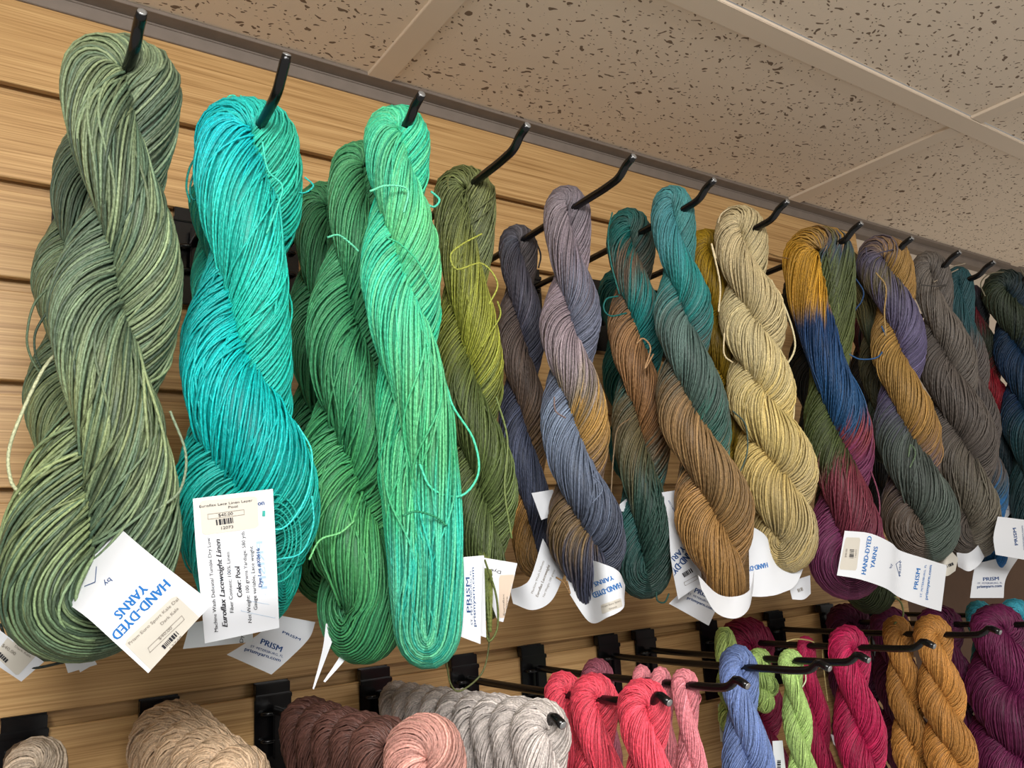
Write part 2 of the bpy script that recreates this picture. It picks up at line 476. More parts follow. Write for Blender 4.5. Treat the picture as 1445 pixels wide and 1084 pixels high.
    def strands(th0, amp_r, amp_t, lift):
        n_ = len(th0)
        fr = g.uniform(1.5, 6.0, (n_, 3, 1)); ph = g.uniform(0, 2 * np.pi, (n_, 3, 1))
        w1 = np.sin(2 * np.pi * fr * tt + ph).sum(1) / 1.7
        fr = g.uniform(1.5, 7.0, (n_, 3, 1)); ph = g.uniform(0, 2 * np.pi, (n_, 3, 1))
        w2 = np.sin(2 * np.pi * fr * tt + ph).sum(1) / 1.7
        cl = np.sin(3 * th0[:, None] + 9 * tt * 2 * np.pi + 1.0) * 0.5 + np.sin(5 * th0[:, None] - 6 * tt * 2 * np.pi) * 0.5
        th = th0[:, None] + twist + win * amp_t * w2
        rr = (rad - ws * 0.8) * (1 + win * (amp_r * w1 + 0.035 * cl) + lift * win)
        xi = rr * np.cos(th); x2 = rr * np.sin(th)
        ex = xi - lim; xi = np.where(ex > 0, lim + 0.10 * ex, xi)
        C = pos[None] + xi[..., None] * N1 + x2[..., None] * N2
        O = np.cos(th)[..., None] * N1 + np.sin(th)[..., None] * N2
        return C, O
    th0 = np.arange(N) / N * 2 * np.pi
    C1, O1 = strands(th0, 0.035 * messy, 0.05 * messy, 0.0)
    C2, O2 = strands(g.uniform(0, 2 * np.pi, Nx), 0.05 * messy, 0.35 * messy, 0.03)
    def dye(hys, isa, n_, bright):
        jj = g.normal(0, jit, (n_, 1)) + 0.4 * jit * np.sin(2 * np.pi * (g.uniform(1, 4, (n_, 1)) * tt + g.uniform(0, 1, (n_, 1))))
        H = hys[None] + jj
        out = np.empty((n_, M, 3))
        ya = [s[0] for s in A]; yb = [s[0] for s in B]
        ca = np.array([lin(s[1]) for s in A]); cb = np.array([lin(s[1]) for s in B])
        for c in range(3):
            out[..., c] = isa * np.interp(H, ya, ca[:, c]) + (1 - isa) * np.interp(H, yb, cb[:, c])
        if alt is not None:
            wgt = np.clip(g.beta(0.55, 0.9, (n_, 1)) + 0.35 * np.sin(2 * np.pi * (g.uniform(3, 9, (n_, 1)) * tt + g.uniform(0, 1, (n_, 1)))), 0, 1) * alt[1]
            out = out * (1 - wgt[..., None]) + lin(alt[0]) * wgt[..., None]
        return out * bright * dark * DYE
    def tubes(C, O, closed, shift):
        n_ = len(C)
        Tn = np.gradient(C, axis=1); Tn /= np.linalg.norm(Tn, axis=2)[..., None] + 1e-12
        S = np.cross(Tn, O); S /= np.linalg.norm(S, axis=2)[..., None] + 1e-12
        O_ = np.cross(S, Tn)
        wv = ws * g.uniform(0.85, 1.12, (n_, 1, 1, 1))
        a = np.arange(K) / K * 2 * np.pi + np.pi / K
        V = C[:, :, None] + wv * (np.cos(a)[:, None] * O_[:, :, None] + np.sin(a)[:, None] * S[:, :, None])
        idx = np.arange(n_ * M * K).reshape(n_, M, K)
        nxt = np.concatenate([idx[:, 1:], np.roll(idx[:, :1], -shift, 0)], 1) if closed else None
        if closed: a_, b_ = idx, nxt
        else: a_, b_ = idx[:, :-1], idx[:, 1:]
        F = np.stack([a_, np.roll(a_, -1, 2), np.roll(b_, -1, 2), b_], -1).reshape(-1, 4)
        st = np.empty((n_, M, K, 3)); st[..., 0] = arc[None, :, None] + g.uniform(0, .01, (n_, 1, 1))
        st[..., 1] = np.cos(a); st[..., 2] = np.sin(a)
        return V.reshape(-1, 3), F, st.reshape(-1, 3)
    br = lambda n_: np.exp(g.normal(0, heather, (n_, 1, 1))) * (1 + 0.5 * heather * np.sin(2 * np.pi * (g.uniform(4, 16, (n_, 1, 1)) * tt[None, :, None] + g.uniform(0, 1, (n_, 1, 1)))))
    D1 = np.repeat(dye(hy, isA, N, br(N))[:, :, None], K, 2).reshape(-1, 3)
    D2 = np.repeat(dye(hy, isA, Nx, br(Nx))[:, :, None], K, 2).reshape(-1, 3)
    V1, F1, S1 = tubes(C1, O1, True, mshift)
    V2, F2, S2 = tubes(C2, O2, False, 0)
    # bundle core under the outer strands
    Kc = 18
    thc = np.arange(Kc) / Kc * 2 * np.pi
    rc = (rad - ws * 3.2)[None]
    xi = rc * np.cos(thc)[:, None]; x2 = rc * np.sin(thc)[:, None]
    ex = xi - (lim - ws); xi = np.where(ex > 0, (lim - ws) + 0.05 * ex, xi)
    Vc = (pos[None] + xi[..., None] * N1 + x2[..., None] * N2).reshape(-1, 3)
    idx = np.arange(Kc * M).reshape(Kc, M)
    Fc = np.stack([idx, np.roll(idx, -1, 1), np.roll(np.roll(idx, -1, 1), -1, 0), np.roll(idx, -1, 0)], -1).reshape(-1, 4)
    Dc = dye(hy, isA, Kc, np.full((Kc, 1, 1), 0.8)).reshape(-1, 3)
    Sc = np.zeros((Kc * M, 3))
    o1 = len(V1); o2 = o1 + len(V2)
    V = np.concatenate([V1, V2, Vc]); F = np.concatenate([F1, F2 + o1, Fc + o2])
    D = np.concatenate([D1, D2, Dc]); D = np.c_[np.clip(D, 0.002, 0.95), np.ones(len(D))]
    S = np.concatenate([S1, S2, Sc])
    org = P[0]
    ob = np_mesh(name, V - org, [F], YARN, None, True, {'dye': ('FLOAT_COLOR', D), 'strand': ('FLOAT_VECTOR', S)})
    ob.location = org
    tag(ob, label, 'yarn skein', group)
    SKEINS[key] = ob
    return ob

def loose(key, pts, y, rgb, wpx=4.0, name='loose_strand', label=None):
    """a stray strand of yarn, a part of its skein; pts in photo pixels, y distance(s) from the wall"""
    par = SKEINS[key]
    n = len(pts)
    yy = np.broadcast_to(np.asarray(y, float), (n,))
    P = np.array([at(p[0], p[1], q) for p, q in zip(pts, yy)])
    Q = hermite(np.arange(n), P, np.linspace(0, n - 1, max(14, 9 * n)))
    v, f, c = tube_arrays(Q, 0.5 * wpx * ppm(P[0]), 6)
    D = np.tile(np.r_[lin(rgb), 1], (len(v), 1))
    S = np.zeros((len(v), 3)); S[:, 0] = np.repeat(np.arange(len(Q)) * 0.002, 6); a = np.tile(np.arange(6) / 6 * 2 * np.pi, len(Q)); S[:, 1] = np.cos(a); S[:, 2] = np.sin(a)
    o = np_mesh(name, v - np.array(par.location), [f] + c, YARN, par, True, {'dye': ('FLOAT_COLOR', D), 'strand': ('FLOAT_VECTOR', S)})
    if label: o['label'] = label
    return o

GU = 'twisted yarn skeins on the upper hooks'
GL = 'twisted yarn skeins on the lower hooks'
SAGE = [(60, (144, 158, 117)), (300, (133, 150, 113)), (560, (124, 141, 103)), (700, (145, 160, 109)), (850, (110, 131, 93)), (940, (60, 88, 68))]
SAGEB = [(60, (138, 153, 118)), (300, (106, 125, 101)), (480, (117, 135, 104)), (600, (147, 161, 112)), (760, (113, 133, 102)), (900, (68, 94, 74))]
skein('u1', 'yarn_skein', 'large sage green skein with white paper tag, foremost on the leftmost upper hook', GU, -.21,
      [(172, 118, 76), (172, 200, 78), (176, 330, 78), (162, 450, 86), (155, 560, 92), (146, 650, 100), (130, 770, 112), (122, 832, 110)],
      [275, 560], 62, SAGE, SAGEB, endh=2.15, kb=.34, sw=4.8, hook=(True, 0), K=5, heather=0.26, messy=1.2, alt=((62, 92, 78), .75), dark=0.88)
skein('u1b', 'yarn_skein', 'dark sage green skein half hidden behind the large sage green skein', GU, -.115,
      [(124, 218, 46), (112, 300, 50), (105, 420, 54), (100, 540, 56), (95, 660, 62), (85, 780, 72), (80, 850, 74)],
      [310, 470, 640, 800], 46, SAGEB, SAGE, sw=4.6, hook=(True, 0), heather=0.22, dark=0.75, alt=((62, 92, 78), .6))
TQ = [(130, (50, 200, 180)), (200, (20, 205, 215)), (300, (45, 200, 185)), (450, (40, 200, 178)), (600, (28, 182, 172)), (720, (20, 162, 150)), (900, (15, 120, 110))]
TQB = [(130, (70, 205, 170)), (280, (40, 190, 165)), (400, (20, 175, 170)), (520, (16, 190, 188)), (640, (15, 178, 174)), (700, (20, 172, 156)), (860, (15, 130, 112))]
skein('u2', 'yarn_skein', 'bright turquoise skein with a printed care tag, on the second upper hook from the left', GU, -.19,
      [(352, 195, 68), (353, 300, 80), (345, 400, 68), (335, 500, 74), (342, 600, 92), (347, 700, 98), (352, 790, 88)],
      [350, 600, 820], 56, TQ, TQB, sw=3.9, hook=(True, 1), heather=0.13, messy=1.5, K=5, rk=0.63)
skein('u2b', 'yarn_skein', 'deep turquoise skein hidden behind the bright turquoise skein', GU, -.10,
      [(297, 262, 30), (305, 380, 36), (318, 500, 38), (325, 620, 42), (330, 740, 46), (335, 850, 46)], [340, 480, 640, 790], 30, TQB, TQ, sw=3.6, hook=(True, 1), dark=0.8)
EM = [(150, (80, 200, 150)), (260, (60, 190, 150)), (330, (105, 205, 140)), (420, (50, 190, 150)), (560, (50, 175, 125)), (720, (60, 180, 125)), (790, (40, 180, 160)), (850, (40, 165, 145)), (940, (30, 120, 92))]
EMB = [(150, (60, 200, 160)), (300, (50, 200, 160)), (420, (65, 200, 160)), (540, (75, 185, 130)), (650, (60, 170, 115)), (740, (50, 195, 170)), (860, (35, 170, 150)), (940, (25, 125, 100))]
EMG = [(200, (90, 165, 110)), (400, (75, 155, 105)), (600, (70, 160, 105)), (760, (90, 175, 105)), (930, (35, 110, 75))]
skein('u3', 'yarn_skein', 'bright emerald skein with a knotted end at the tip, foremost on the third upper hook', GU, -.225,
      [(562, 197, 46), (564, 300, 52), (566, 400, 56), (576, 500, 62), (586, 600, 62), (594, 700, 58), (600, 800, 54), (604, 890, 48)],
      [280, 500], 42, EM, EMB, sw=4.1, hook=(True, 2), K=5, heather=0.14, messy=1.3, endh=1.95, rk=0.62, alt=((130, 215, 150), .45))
skein('u3m', 'yarn_skein', 'emerald green skein in the middle of three, behind the foremost emerald skein', GU, -.17,
      [(512, 240, 44), (503, 330, 52), (500, 430, 62), (500, 540, 74), (502, 650, 82), (506, 760, 84), (512, 850, 78)],
      [340, 560, 800], 44, EMG, EMG, sw=4.0, hook=(True, 2), heather=0.15, messy=1.5, alt=((30, 110, 80), .5))
skein('u3b', 'yarn_skein', 'dark leaf green skein, rearmost of three and left of the emerald skeins', GU, -.10,
      [(458, 300, 44), (452, 400, 46), (452, 500, 50), (458, 600, 56), (462, 700, 60), (468, 790, 60)],
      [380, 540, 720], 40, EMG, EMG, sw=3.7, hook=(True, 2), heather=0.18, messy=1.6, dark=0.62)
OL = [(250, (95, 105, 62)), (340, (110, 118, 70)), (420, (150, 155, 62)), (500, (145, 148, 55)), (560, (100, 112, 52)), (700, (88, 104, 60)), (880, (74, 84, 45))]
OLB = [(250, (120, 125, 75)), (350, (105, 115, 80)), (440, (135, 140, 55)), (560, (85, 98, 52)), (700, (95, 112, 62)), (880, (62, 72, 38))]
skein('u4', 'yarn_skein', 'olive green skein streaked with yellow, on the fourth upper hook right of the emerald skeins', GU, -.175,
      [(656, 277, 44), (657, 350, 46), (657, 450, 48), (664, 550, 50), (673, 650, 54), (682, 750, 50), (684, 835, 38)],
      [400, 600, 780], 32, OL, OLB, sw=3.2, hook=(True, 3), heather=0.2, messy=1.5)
MA = [(260, (150, 138, 142)), (380, (122, 110, 118)), (440, (108, 112, 130)), (560, (94, 102, 120)), (600, (128, 142, 164)), (670, (106, 117, 138)), (740, (70, 76, 92)), (860, (46, 50, 62))]
MB = [(260, (110, 105, 112)), (400, (138, 122, 130)), (520, (150, 135, 140)), (560, (128, 116, 98)), (590, (178, 138, 72)), (640, (150, 118, 72)), (680, (104, 86, 76)), (760, (110, 90, 60)), (800, (60, 62, 78)), (860, (48, 52, 68))]
skein('u5', 'yarn_skein', 'mauve skein turning slate blue and gold, foremost on the fifth upper hook', GU, -.177,
      [(798, 300, 33), (804, 360, 36), (806, 420, 41), (804, 490, 45), (808, 560, 47), (815, 640, 49), (822, 720, 53), (834, 790, 54), (838, 815, 50)],
      [385, 515, 680, 815], 40, MA, MB, sw=3.0, hook=(True, 4), heather=0.18, K=4, step=6)
NA = [(310, (80, 84, 96)), (400, (78, 74, 84)), (480, (70, 72, 88)), (560, (62, 66, 84)), (660, (84, 92, 116)), (760, (58, 64, 82)), (840, (48, 50, 62))]
NB = [(310, (92, 88, 92)), (420, (88, 78, 76)), (560, (98, 82, 72)), (640, (110, 86, 58)), (690, (160, 118, 60)), (780, (130, 98, 52)), (840, (70, 60, 50))]
skein('u5b', 'yarn_skein', 'dark slate and brown skein behind the mauve skein on the fifth upper hook', GU, -.106,
      [(730, 340, 28), (733, 400, 31), (735, 480, 35), (738, 560, 36), (743, 640, 36), (750, 720, 34), (757, 785, 30)],
      [405, 530, 670], 28, NA, NB, sw=2.8, hook=(True, 4), heather=0.2)
TE = [(255, (86, 148, 152)), (340, (66, 132, 138)), (410, (35, 135, 130)), (480, (70, 100, 98)), (560, (120, 98, 70)), (620, (152, 120, 80)), (680, (140, 112, 74)), (760, (140, 106, 62)), (860, (92, 68, 42))]
TEB = [(255, (75, 130, 130)), (400, (50, 125, 122)), (450, (92, 116, 110)), (560, (78, 98, 90)), (620, (50, 105, 92)), (670, (150, 116, 82)), (720, (170, 130, 78)), (800, (152, 114, 64)), (860, (105, 78, 44))]
skein('u6', 'yarn_skein', 'teal skein turning grey-green and bronze brown, foremost on the sixth upper hook', GU, -.212,
      [(951, 304, 31), (954, 350, 33), (961, 400, 37), (965, 460, 43), (969, 520, 46), (978, 580, 50), (993, 640, 52), (1004, 700, 54), (1012, 760, 54), (1020, 808, 48)],
      [375, 500, 650, 800], 44, TE, TEB, sw=3.0, hook=(True, 5), heather=0.15, step=6)
TB = [(280, (25, 110, 104)), (350, (25, 100, 95)), (380, (120, 92, 72)), (430, (35, 125, 122)), (520, (25, 105, 105)), (580, (100, 88, 62)), (640, (98, 90, 62)), (700, (48, 78, 68)), (840, (30, 58, 52))]
TBB = [(280, (25, 95, 92)), (420, (90, 75, 60)), (460, (160, 122, 84)), (560, (150, 110, 72)), (610, (138, 98, 60)), (680, (40, 95, 92)), (840, (32, 62, 56))]
skein('u6b', 'yarn_skein', 'dark teal and tan skein behind the foremost teal skein on the sixth upper hook', GU, -.158,
      [(889, 335, 33), (893, 400, 37), (898, 470, 40), (902, 550, 41), (905, 620, 41), (908, 700, 43), (908, 770, 43), (908, 803, 40)],
      [400, 530, 690], 44, TB, TBB, sw=3.0, hook=(True, 5), heather=0.15, messy=1.4, step=6)
skein('u7t', 'yarn_skein', 'deep teal skein close to the wood wall, right of the mauve skein', GU, -.045,
      [(879, 405, 36), (885, 480, 38), (892, 560, 40), (900, 640, 40), (906, 700, 36)], [470, 580, 680], 34,
      [(380, (20, 88, 84)), (700, (18, 80, 78))], [(380, (22, 92, 86)), (700, (20, 85, 80))], sw=3.0, hook=(True, 6), messy=1.5)
CR = [(290, (208, 190, 150)), (400, (196, 178, 134)), (520, (206, 190, 142)), (600, (215, 192, 122)), (680, (190, 172, 126)), (800, (178, 155, 98))]
CRB = [(290, (190, 172, 130)), (420, (205, 190, 145)), (500, (212, 196, 148)), (580, (218, 194, 122)), (660, (212, 186, 116)), (760, (176, 160, 118)), (800, (170, 148, 92))]
skein('u7', 'yarn_skein', 'cream and straw coloured skein on the seventh upper hook right of the teal skein', GU, -.206,
      [(1046, 334, 36), (1052, 390, 40), (1060, 440, 45), (1068, 500, 47), (1074, 560, 47), (1086, 620, 53), (1098, 680, 56), (1104, 730, 53), (1107, 758, 48)],
      [395, 500, 600, 715], 44, CR, CRB, sw=3.0, hook=(True, 6), heather=0.12, messy=1.5, step=6)
skein('u7b', 'yarn_skein', 'mustard yellow skein showing between the teal skein and the cream skein', GU, -.166,
      [(1002, 352, 29), (1008, 420, 33), (1018, 500, 36), (1028, 580, 36), (1040, 660, 36), (1050, 720, 32)], [400, 490, 590, 690], 34,
      [(320, (165, 132, 30)), (560, (138, 110, 24)), (720, (130, 112, 40))], [(320, (150, 122, 28)), (560, (120, 96, 20)), (720, (140, 118, 40))], sw=2.9, hook=(True, 6), messy=1.4)
GB = [(330, (205, 155, 52)), (432, (196, 146, 46)), (458, (30, 60, 104)), (560, (36, 80, 124)), (592, (36, 76, 114)), (612, (140, 62, 62)), (645, (128, 58, 98)), (700, (118, 52, 82)), (760, (124, 56, 96)), (840, (100, 42, 78))]
GBB = [(330, (196, 148, 56)), (350, (50, 72, 98)), (372, (88, 98, 62)), (500, (92, 102, 52)), (600, (74, 86, 46)), (650, (70, 78, 46)), (675, (122, 52, 64)), (745, (116, 50, 66)), (790, (116, 50, 88)), (840, (96, 40, 74))]
skein('u8', 'yarn_skein', 'skein dyed gold, blue, olive and magenta with large white printed tag', GU, -.21,
      [(1156, 365, 46), (1160, 420, 46), (1166, 480, 43), (1172, 540, 41), (1180, 600, 44), (1190, 660, 48), (1192, 720, 50), (1194, 790, 52)],
      [520, 690], 32, GB, GBB, sw=2.5, hook=(True, 7), heather=0.15, messy=1.5, jit=9, step=6)
skein('u9b', 'yarn_skein', 'black skein with dark green bottom loops, behind the gold and blue skein', GU, -.13,
      [(1138, 408, 30), (1142, 480, 32), (1152, 560, 34), (1168, 640, 36), (1190, 720, 40), (1218, 800, 44), (1226, 822, 42)], [470, 570, 680, 790], 28,
      [(400, (26, 27, 30)), (680, (30, 34, 32)), (760, (52, 62, 40)), (860, (62, 72, 46))], [(400, (24, 25, 28)), (680, (28, 34, 30)), (760, (55, 64, 42)), (860, (58, 68, 44))], sw=2.8, hook=(True, 8))
PU = [(335, (88, 84, 104)), (372, (96, 90, 110)), (395, (112, 102, 70)), (420, (104, 98, 122)), (500, (98, 90, 124)), (570, (90, 82, 112)), (620, (82, 92, 86)), (680, (84, 92, 86)), (760, (76, 90, 80)), (800, (60, 72, 64))]
PUB = [(335, (90, 86, 105)), (365, (160, 124, 66)), (440, (168, 130, 72)), (520, (172, 136, 74)), (610, (160, 122, 66)), (660, (90, 78, 92)), (720, (102, 88, 76)), (800, (84, 72, 62))]
skein('u9', 'yarn_skein', 'skein dyed purple, gold and grey-green, on the ninth upper hook', GU, -.226,
      [(1258, 372, 36), (1264, 430, 38), (1268, 490, 36), (1272, 560, 38), (1282, 620, 44), (1291, 680, 50), (1300, 742, 50)],
      [430, 540, 670], 34, PU, PUB, sw=2.4, hook=(True, 8), heather=0.14, messy=1.2, jit=10, step=6)
skein('u9c', 'yarn_skein', 'olive and dark green skein at the left of the purple and gold skein', GU, -.186,
      [(1221, 385, 25), (1229, 440, 25), (1236, 500, 25), (1242, 560, 24), (1250, 630, 24)], [470, 560], 32,
      [(350, (84, 82, 96)), (372, (122, 108, 68)), (430, (112, 102, 62)), (475, (62, 72, 52)), (640, (44, 54, 44))], [(350, (84, 82, 96)), (380, (104, 94, 60)), (640, (46, 56, 46))], sw=2.4, hook=(True, 8), messy=1.3, jit=10)
skein('u11b', 'yarn_skein', 'dark charcoal skein between the gold and blue skein and the purple and gold skein', GU, -.10,
      [(1222, 437, 25), (1226, 500, 28), (1230, 570, 30), (1238, 640, 28), (1250, 710, 26)], [490, 570, 650], 24,
      [(410, (95, 24, 30)), (470, (70, 22, 28)), (500, (34, 32, 34)), (700, (36, 36, 36))], [(410, (30, 30, 32)), (700, (34, 33, 34))], sw=2.6, hook=(True, 10))
TP = [(355, (118, 110, 102)), (480, (112, 104, 96)), (620, (100, 92, 86)), (700, (112, 106, 92)), (800, (92, 84, 74))]
skein('u10', 'yarn_skein', 'taupe grey skein with frayed strands at its top, on the tenth upper hook', GU, -.225,
      [(1316, 390, 26), (1323, 440, 29), (1334, 500, 38), (1345, 560, 43), (1355, 620, 47), (1364, 680, 46), (1368, 748, 40)],
      [445, 560, 680], 32, TP, [(355, (105, 98, 92)), (560, (98, 90, 84)), (680, (92, 84, 78)), (800, (86, 78, 70))], sw=2.3, hook=(True, 9), heather=0.15, messy=1.4)
TT = [(380, (42, 82, 88)), (470, (44, 84, 90)), (490, (98, 90, 86)), (660, (90, 82, 78)), (695, (60, 90, 110)), (720, (28, 105, 165)), (800, (24, 98, 158))]
skein('u11', 'yarn_skein', 'narrow skein dyed teal, taupe and bright blue at the bottom, in the upper row', GU, -.218,
      [(1352, 412, 19), (1358, 450, 22), (1366, 500, 25), (1376, 560, 27), (1384, 620, 29), (1392, 690, 28), (1399, 750, 22), (1402, 785, 18)],
      [460, 550, 640, 740], 26, TT, TT, sw=2.2, hook=(True, 10), heather=0.12, jit=8)
skein('u12b', 'yarn_skein', 'navy skein with a red streak, behind the dark green rightmost skein', GU, -.186,
      [(1377, 427, 20), (1384, 480, 22), (1394, 540, 25), (1404, 600, 28), (1416, 680, 28), (1428, 750, 28)], [465, 540, 620], 26,
      [(400, (24, 26, 42)), (450, (110, 30, 42)), (475, (44, 52, 38)), (510, (40, 48, 36)), (530, (150, 28, 42)), (585, (140, 26, 40)), (610, (24, 40, 48)), (700, (20, 46, 52))],
      [(400, (24, 28, 44)), (480, (38, 46, 36)), (510, (40, 48, 36)), (528, (150, 28, 42)), (590, (140, 26, 40)), (610, (18, 36, 60)), (700, (20, 44, 52))], sw=2.2, hook=(True, 11), jit=8)
skein('u12', 'yarn_skein', 'dark green skein turning navy and teal, rightmost in the upper row', GU, -.226,
      [(1422, 414, 31), (1432, 460, 33), (1442, 520, 32), (1450, 600, 33), (1460, 680, 34), (1470, 750, 34)], [450, 540, 640], 32,
      [(380, (62, 72, 54)), (470, (54, 64, 50)), (505, (24, 46, 74)), (560, (24, 50, 86)), (620, (22, 60, 66)), (700, (22, 56, 60))],
      [(380, (40, 52, 52)), (450, (20, 46, 66)), (520, (24, 52, 84)), (620, (24, 62, 66)), (700, (20, 52, 56))], sw=2.2, hook=(True, 11), jit=10)

# lower row: skeins hang straight down and run out of the frame
def low(key, label, i, y0, w, top, rgb, sw=3.0, n=2.6, face=0.75, length=0.17, w2=None, P=None, rgb2=None, **kw):
    h = np.array([LH[i], y0, hook_z(False, i, y0)])
    ks = np.linspace(0, 1, 6)
    pts = [(*project(h - np.array([0, 0, length * k])), w + ((w2 or w * 1.25) - w) * min(1, k * 1.6)) for k in ks]
    y_0, y_1 = pts[0][1], pts[-1][1]
    half = (y_1 - y_0) / n
    cr_ = [y_0 + half * (k + 0.5) for k in range(int(n))]
    c2 = rgb2 or tuple(int(v * 0.92) for v in rgb)
    a = [(y_0 - 60, rgb), (y_1 + 60, rgb)]; b = [(y_0 - 60, c2), (y_1 + 60, c2)]
    return skein(key, 'yarn_skein', label, GL, y0, pts, cr_, top, a, b, sw=sw, hook=(False, i), face=face, endh=n, **kw)
low('l0a', 'dark grey-brown skein against the wood wall in the bottom left corner', 0, -.035, 30, 24, (98, 82, 68), sw=5, K=4)
low('l0b', 'light grey-brown skein at the bottom left corner, in front of the dark one', 0, -.085, 42, 46, (176, 158, 138), sw=5)
for k, (y_, w_, t_) in enumerate([(-.040, 56, 32), (-.070, 56, 36), (-.100, 52, 34), (-.130, 48, 30), (-.160, 46, 27), (-.195, 44, 26)]):
    low('l1%d' % k, 'beige skein at the lower left, %s of the beige row' % ['rearmost', 'second from the wall', 'third from the wall', 'fourth from the wall', 'second from the front', 'foremost'][k],
        1, y_, w_, t_, (196, 168, 138), sw=4.6, df=0.5, face=0.45, rk=.62)
for k, (y_, w_, t_) in enumerate([(-.075, 38, 34), (-.105, 40, 34), (-.135, 42, 34), (-.165, 44, 34), (-.195, 46, 34)]):
    low('l2%d' % k, 'dark chocolate brown skein, %s of its row' % ['nearest the wall', 'second from the wall', 'third from the wall', 'fourth from the wall', 'right behind the dusty pink skein'][k],
        2, y_, w_, t_, (98, 66, 58), sw=4.6, df=0.5, face=0.4, rk=.62)
low('l2p', 'dusty pink skein in front of the dark brown skeins at the bottom', 2, -.250, 58, 56, (205, 150, 138), sw=5.2, df=.5, face=.9)
ordn = ['nearest the wall', 'second from the wall', 'third from the wall', 'fourth from the wall', 'in the middle', 'fourth from the front', 'third from the front', 'second from the front', 'foremost']
for k in range(9):
    y_ = -.040 - k * .0245
    low('l3%d' % k, 'pale grey cotton skein, %s in the row of nine' % ordn[k], 3, y_, 25 + k * 2.4, 24 + k * 1.6, (206, 196, 190), sw=4.4, df=0.5, face=0.35, rk=.62)
CO = (246, 86, 106)
low('l4a', 'coral red skein, rearmost of the three coral skeins', 4, -.147, 28, 34, CO, sw=2.8, df=.6)
low('l4b', 'coral red skein, second of the three coral skeins, left of the foremost', 4, -.183, 35, 36, CO, sw=2.8, df=.6, w2=44)
low('l4c', 'coral red skein nearest the tip of the hook, foremost of the three coral skeins', 4, -.235, 38, 36, CO, sw=2.9, df=.6, w2=46)
PK = (244, 148, 158)
low('l5m', 'dusky mauve pink skein behind the coral skeins', 5, -.096, 24, 26, (176, 98, 116), sw=2.6, df=.6)
low('l5a', 'pale pink skein, rearmost of the three slim pink skeins', 5, -.152, 15, 24, PK, sw=2.4, df=.6, w2=20)
low('l5b', 'pale pink skein, middle of the three slim pink skeins', 5, -.174, 16, 24, PK, sw=2.4, df=.6, w2=20)
low('l5c', 'pale pink skein, foremost of the three slim pink skeins', 5, -.199, 20, 24, PK, sw=2.4, df=.6, w2=24)
low('l6', 'periwinkle blue skein hanging in front of the lime and crimson skeins', 6, -.170, 28, 32, (128, 152, 208), sw=2.6, w2=40, n=2.2)
low('l8r', 'dark crimson skein close to the wall behind the periwinkle blue skein', 8, -.052, 42, 30, (132, 22, 62), sw=2.4, w2=44)
low('l7a', 'lime green skein bunched at its top, behind the periwinkle blue skein', 7, -.112, 17, 44, (176, 198, 112), sw=2.4, messy=2.0, length=.07)
low('l7b', 'lime green skein between the blue skein and the foremost lime skein', 7, -.150, 18, 6, (176, 206, 118), sw=2.4, messy=2.0, length=.032)
low('l7c', 'slim lime green skein, foremost of the lime skeins', 7, -.184, 18, 16, (180, 214, 126), sw=2.4, w2=24, n=3.4)
low('l8a', 'crimson skein with a cream tie, behind the foremost crimson skein', 8, -.128, 13, 14, (186, 36, 84), sw=2.3, w2=26)
low('l8', 'foremost crimson skein, beside the ochre skeins', 8, -.176, 29, 32, (190, 36, 86), sw=2.3, w2=38, n=2.2)
low('l9a', 'ochre brown skein, left and rearmost of the two ochre skeins', 9, -.156, 22, 26, (202, 144, 74), sw=2.2, w2=30, n=3.0)
low('l9b', 'ochre brown skein, right and foremost of the two ochre skeins', 9, -.194, 27, 28, (206, 146, 74), sw=2.2, w2=36, n=3.0)
PL = (96, 28, 68)
low('l10a', 'dark plum skein nearest the wall, left behind the ochre skeins', 10, -.030, 32, 20, PL, sw=2.2)
low('l10b', 'dark plum skein just behind the left ochre skein', 10, -.085, 28, 22, PL, sw=2.2)
low('l10c', 'plum skein between the right ochre skein and the largest plum skein', 10, -.146, 32, 26, PL, sw=2.2, w2=38)
low('l10d', 'largest plum skein, at the right edge of the lower row', 10, -.208, 36, 22, (110, 34, 78), sw=2.2, w2=64)
low('l11a', 'cyan skein above the plum skeins, left of the two cyan skeins', 11, -.140, 20, 22, (70, 172, 192), sw=2.2)
low('l11b', 'cyan skein above the plum skeins, right of the two cyan skeins', 11, -.182, 24, 24, (70, 176, 198), sw=2.2)

# ------------------------------------------------------------------ paper tags
_glyph = {}
def text_mesh(s, bold=0.0, shear=0.0):
    """outline of a line of text, scaled so that width is 1 in x and capital height 1 in y"""
    key = (s, bold, shear)
    if key in _glyph: return _glyph[key]
    cu = bpy.data.curves.new('line', 'FONT'); cu.body = s; cu.resolution_u = 2; cu.shear = shear
    ob = bpy.data.objects.new('line', cu); col.objects.link(ob)
    dg = bpy.context.evaluated_depsgraph_get(); dg.update()
    me = ob.evaluated_get(dg).to_mesh()
    V = np.array([v.co[:2] for v in me.vertices]).reshape(-1, 2)
    F = [tuple(p.vertices) for p in me.polygons]
    ob.evaluated_get(dg).to_mesh_clear()
    bpy.data.objects.remove(ob); bpy.data.curves.remove(cu)
    x0, x1 = V[:, 0].min(), V[:, 0].max()
    V = np.c_[(V[:, 0] - x0) / (x1 - x0), V[:, 1] / 0.69]
    _glyph[key] = (V, F)
    return V, F

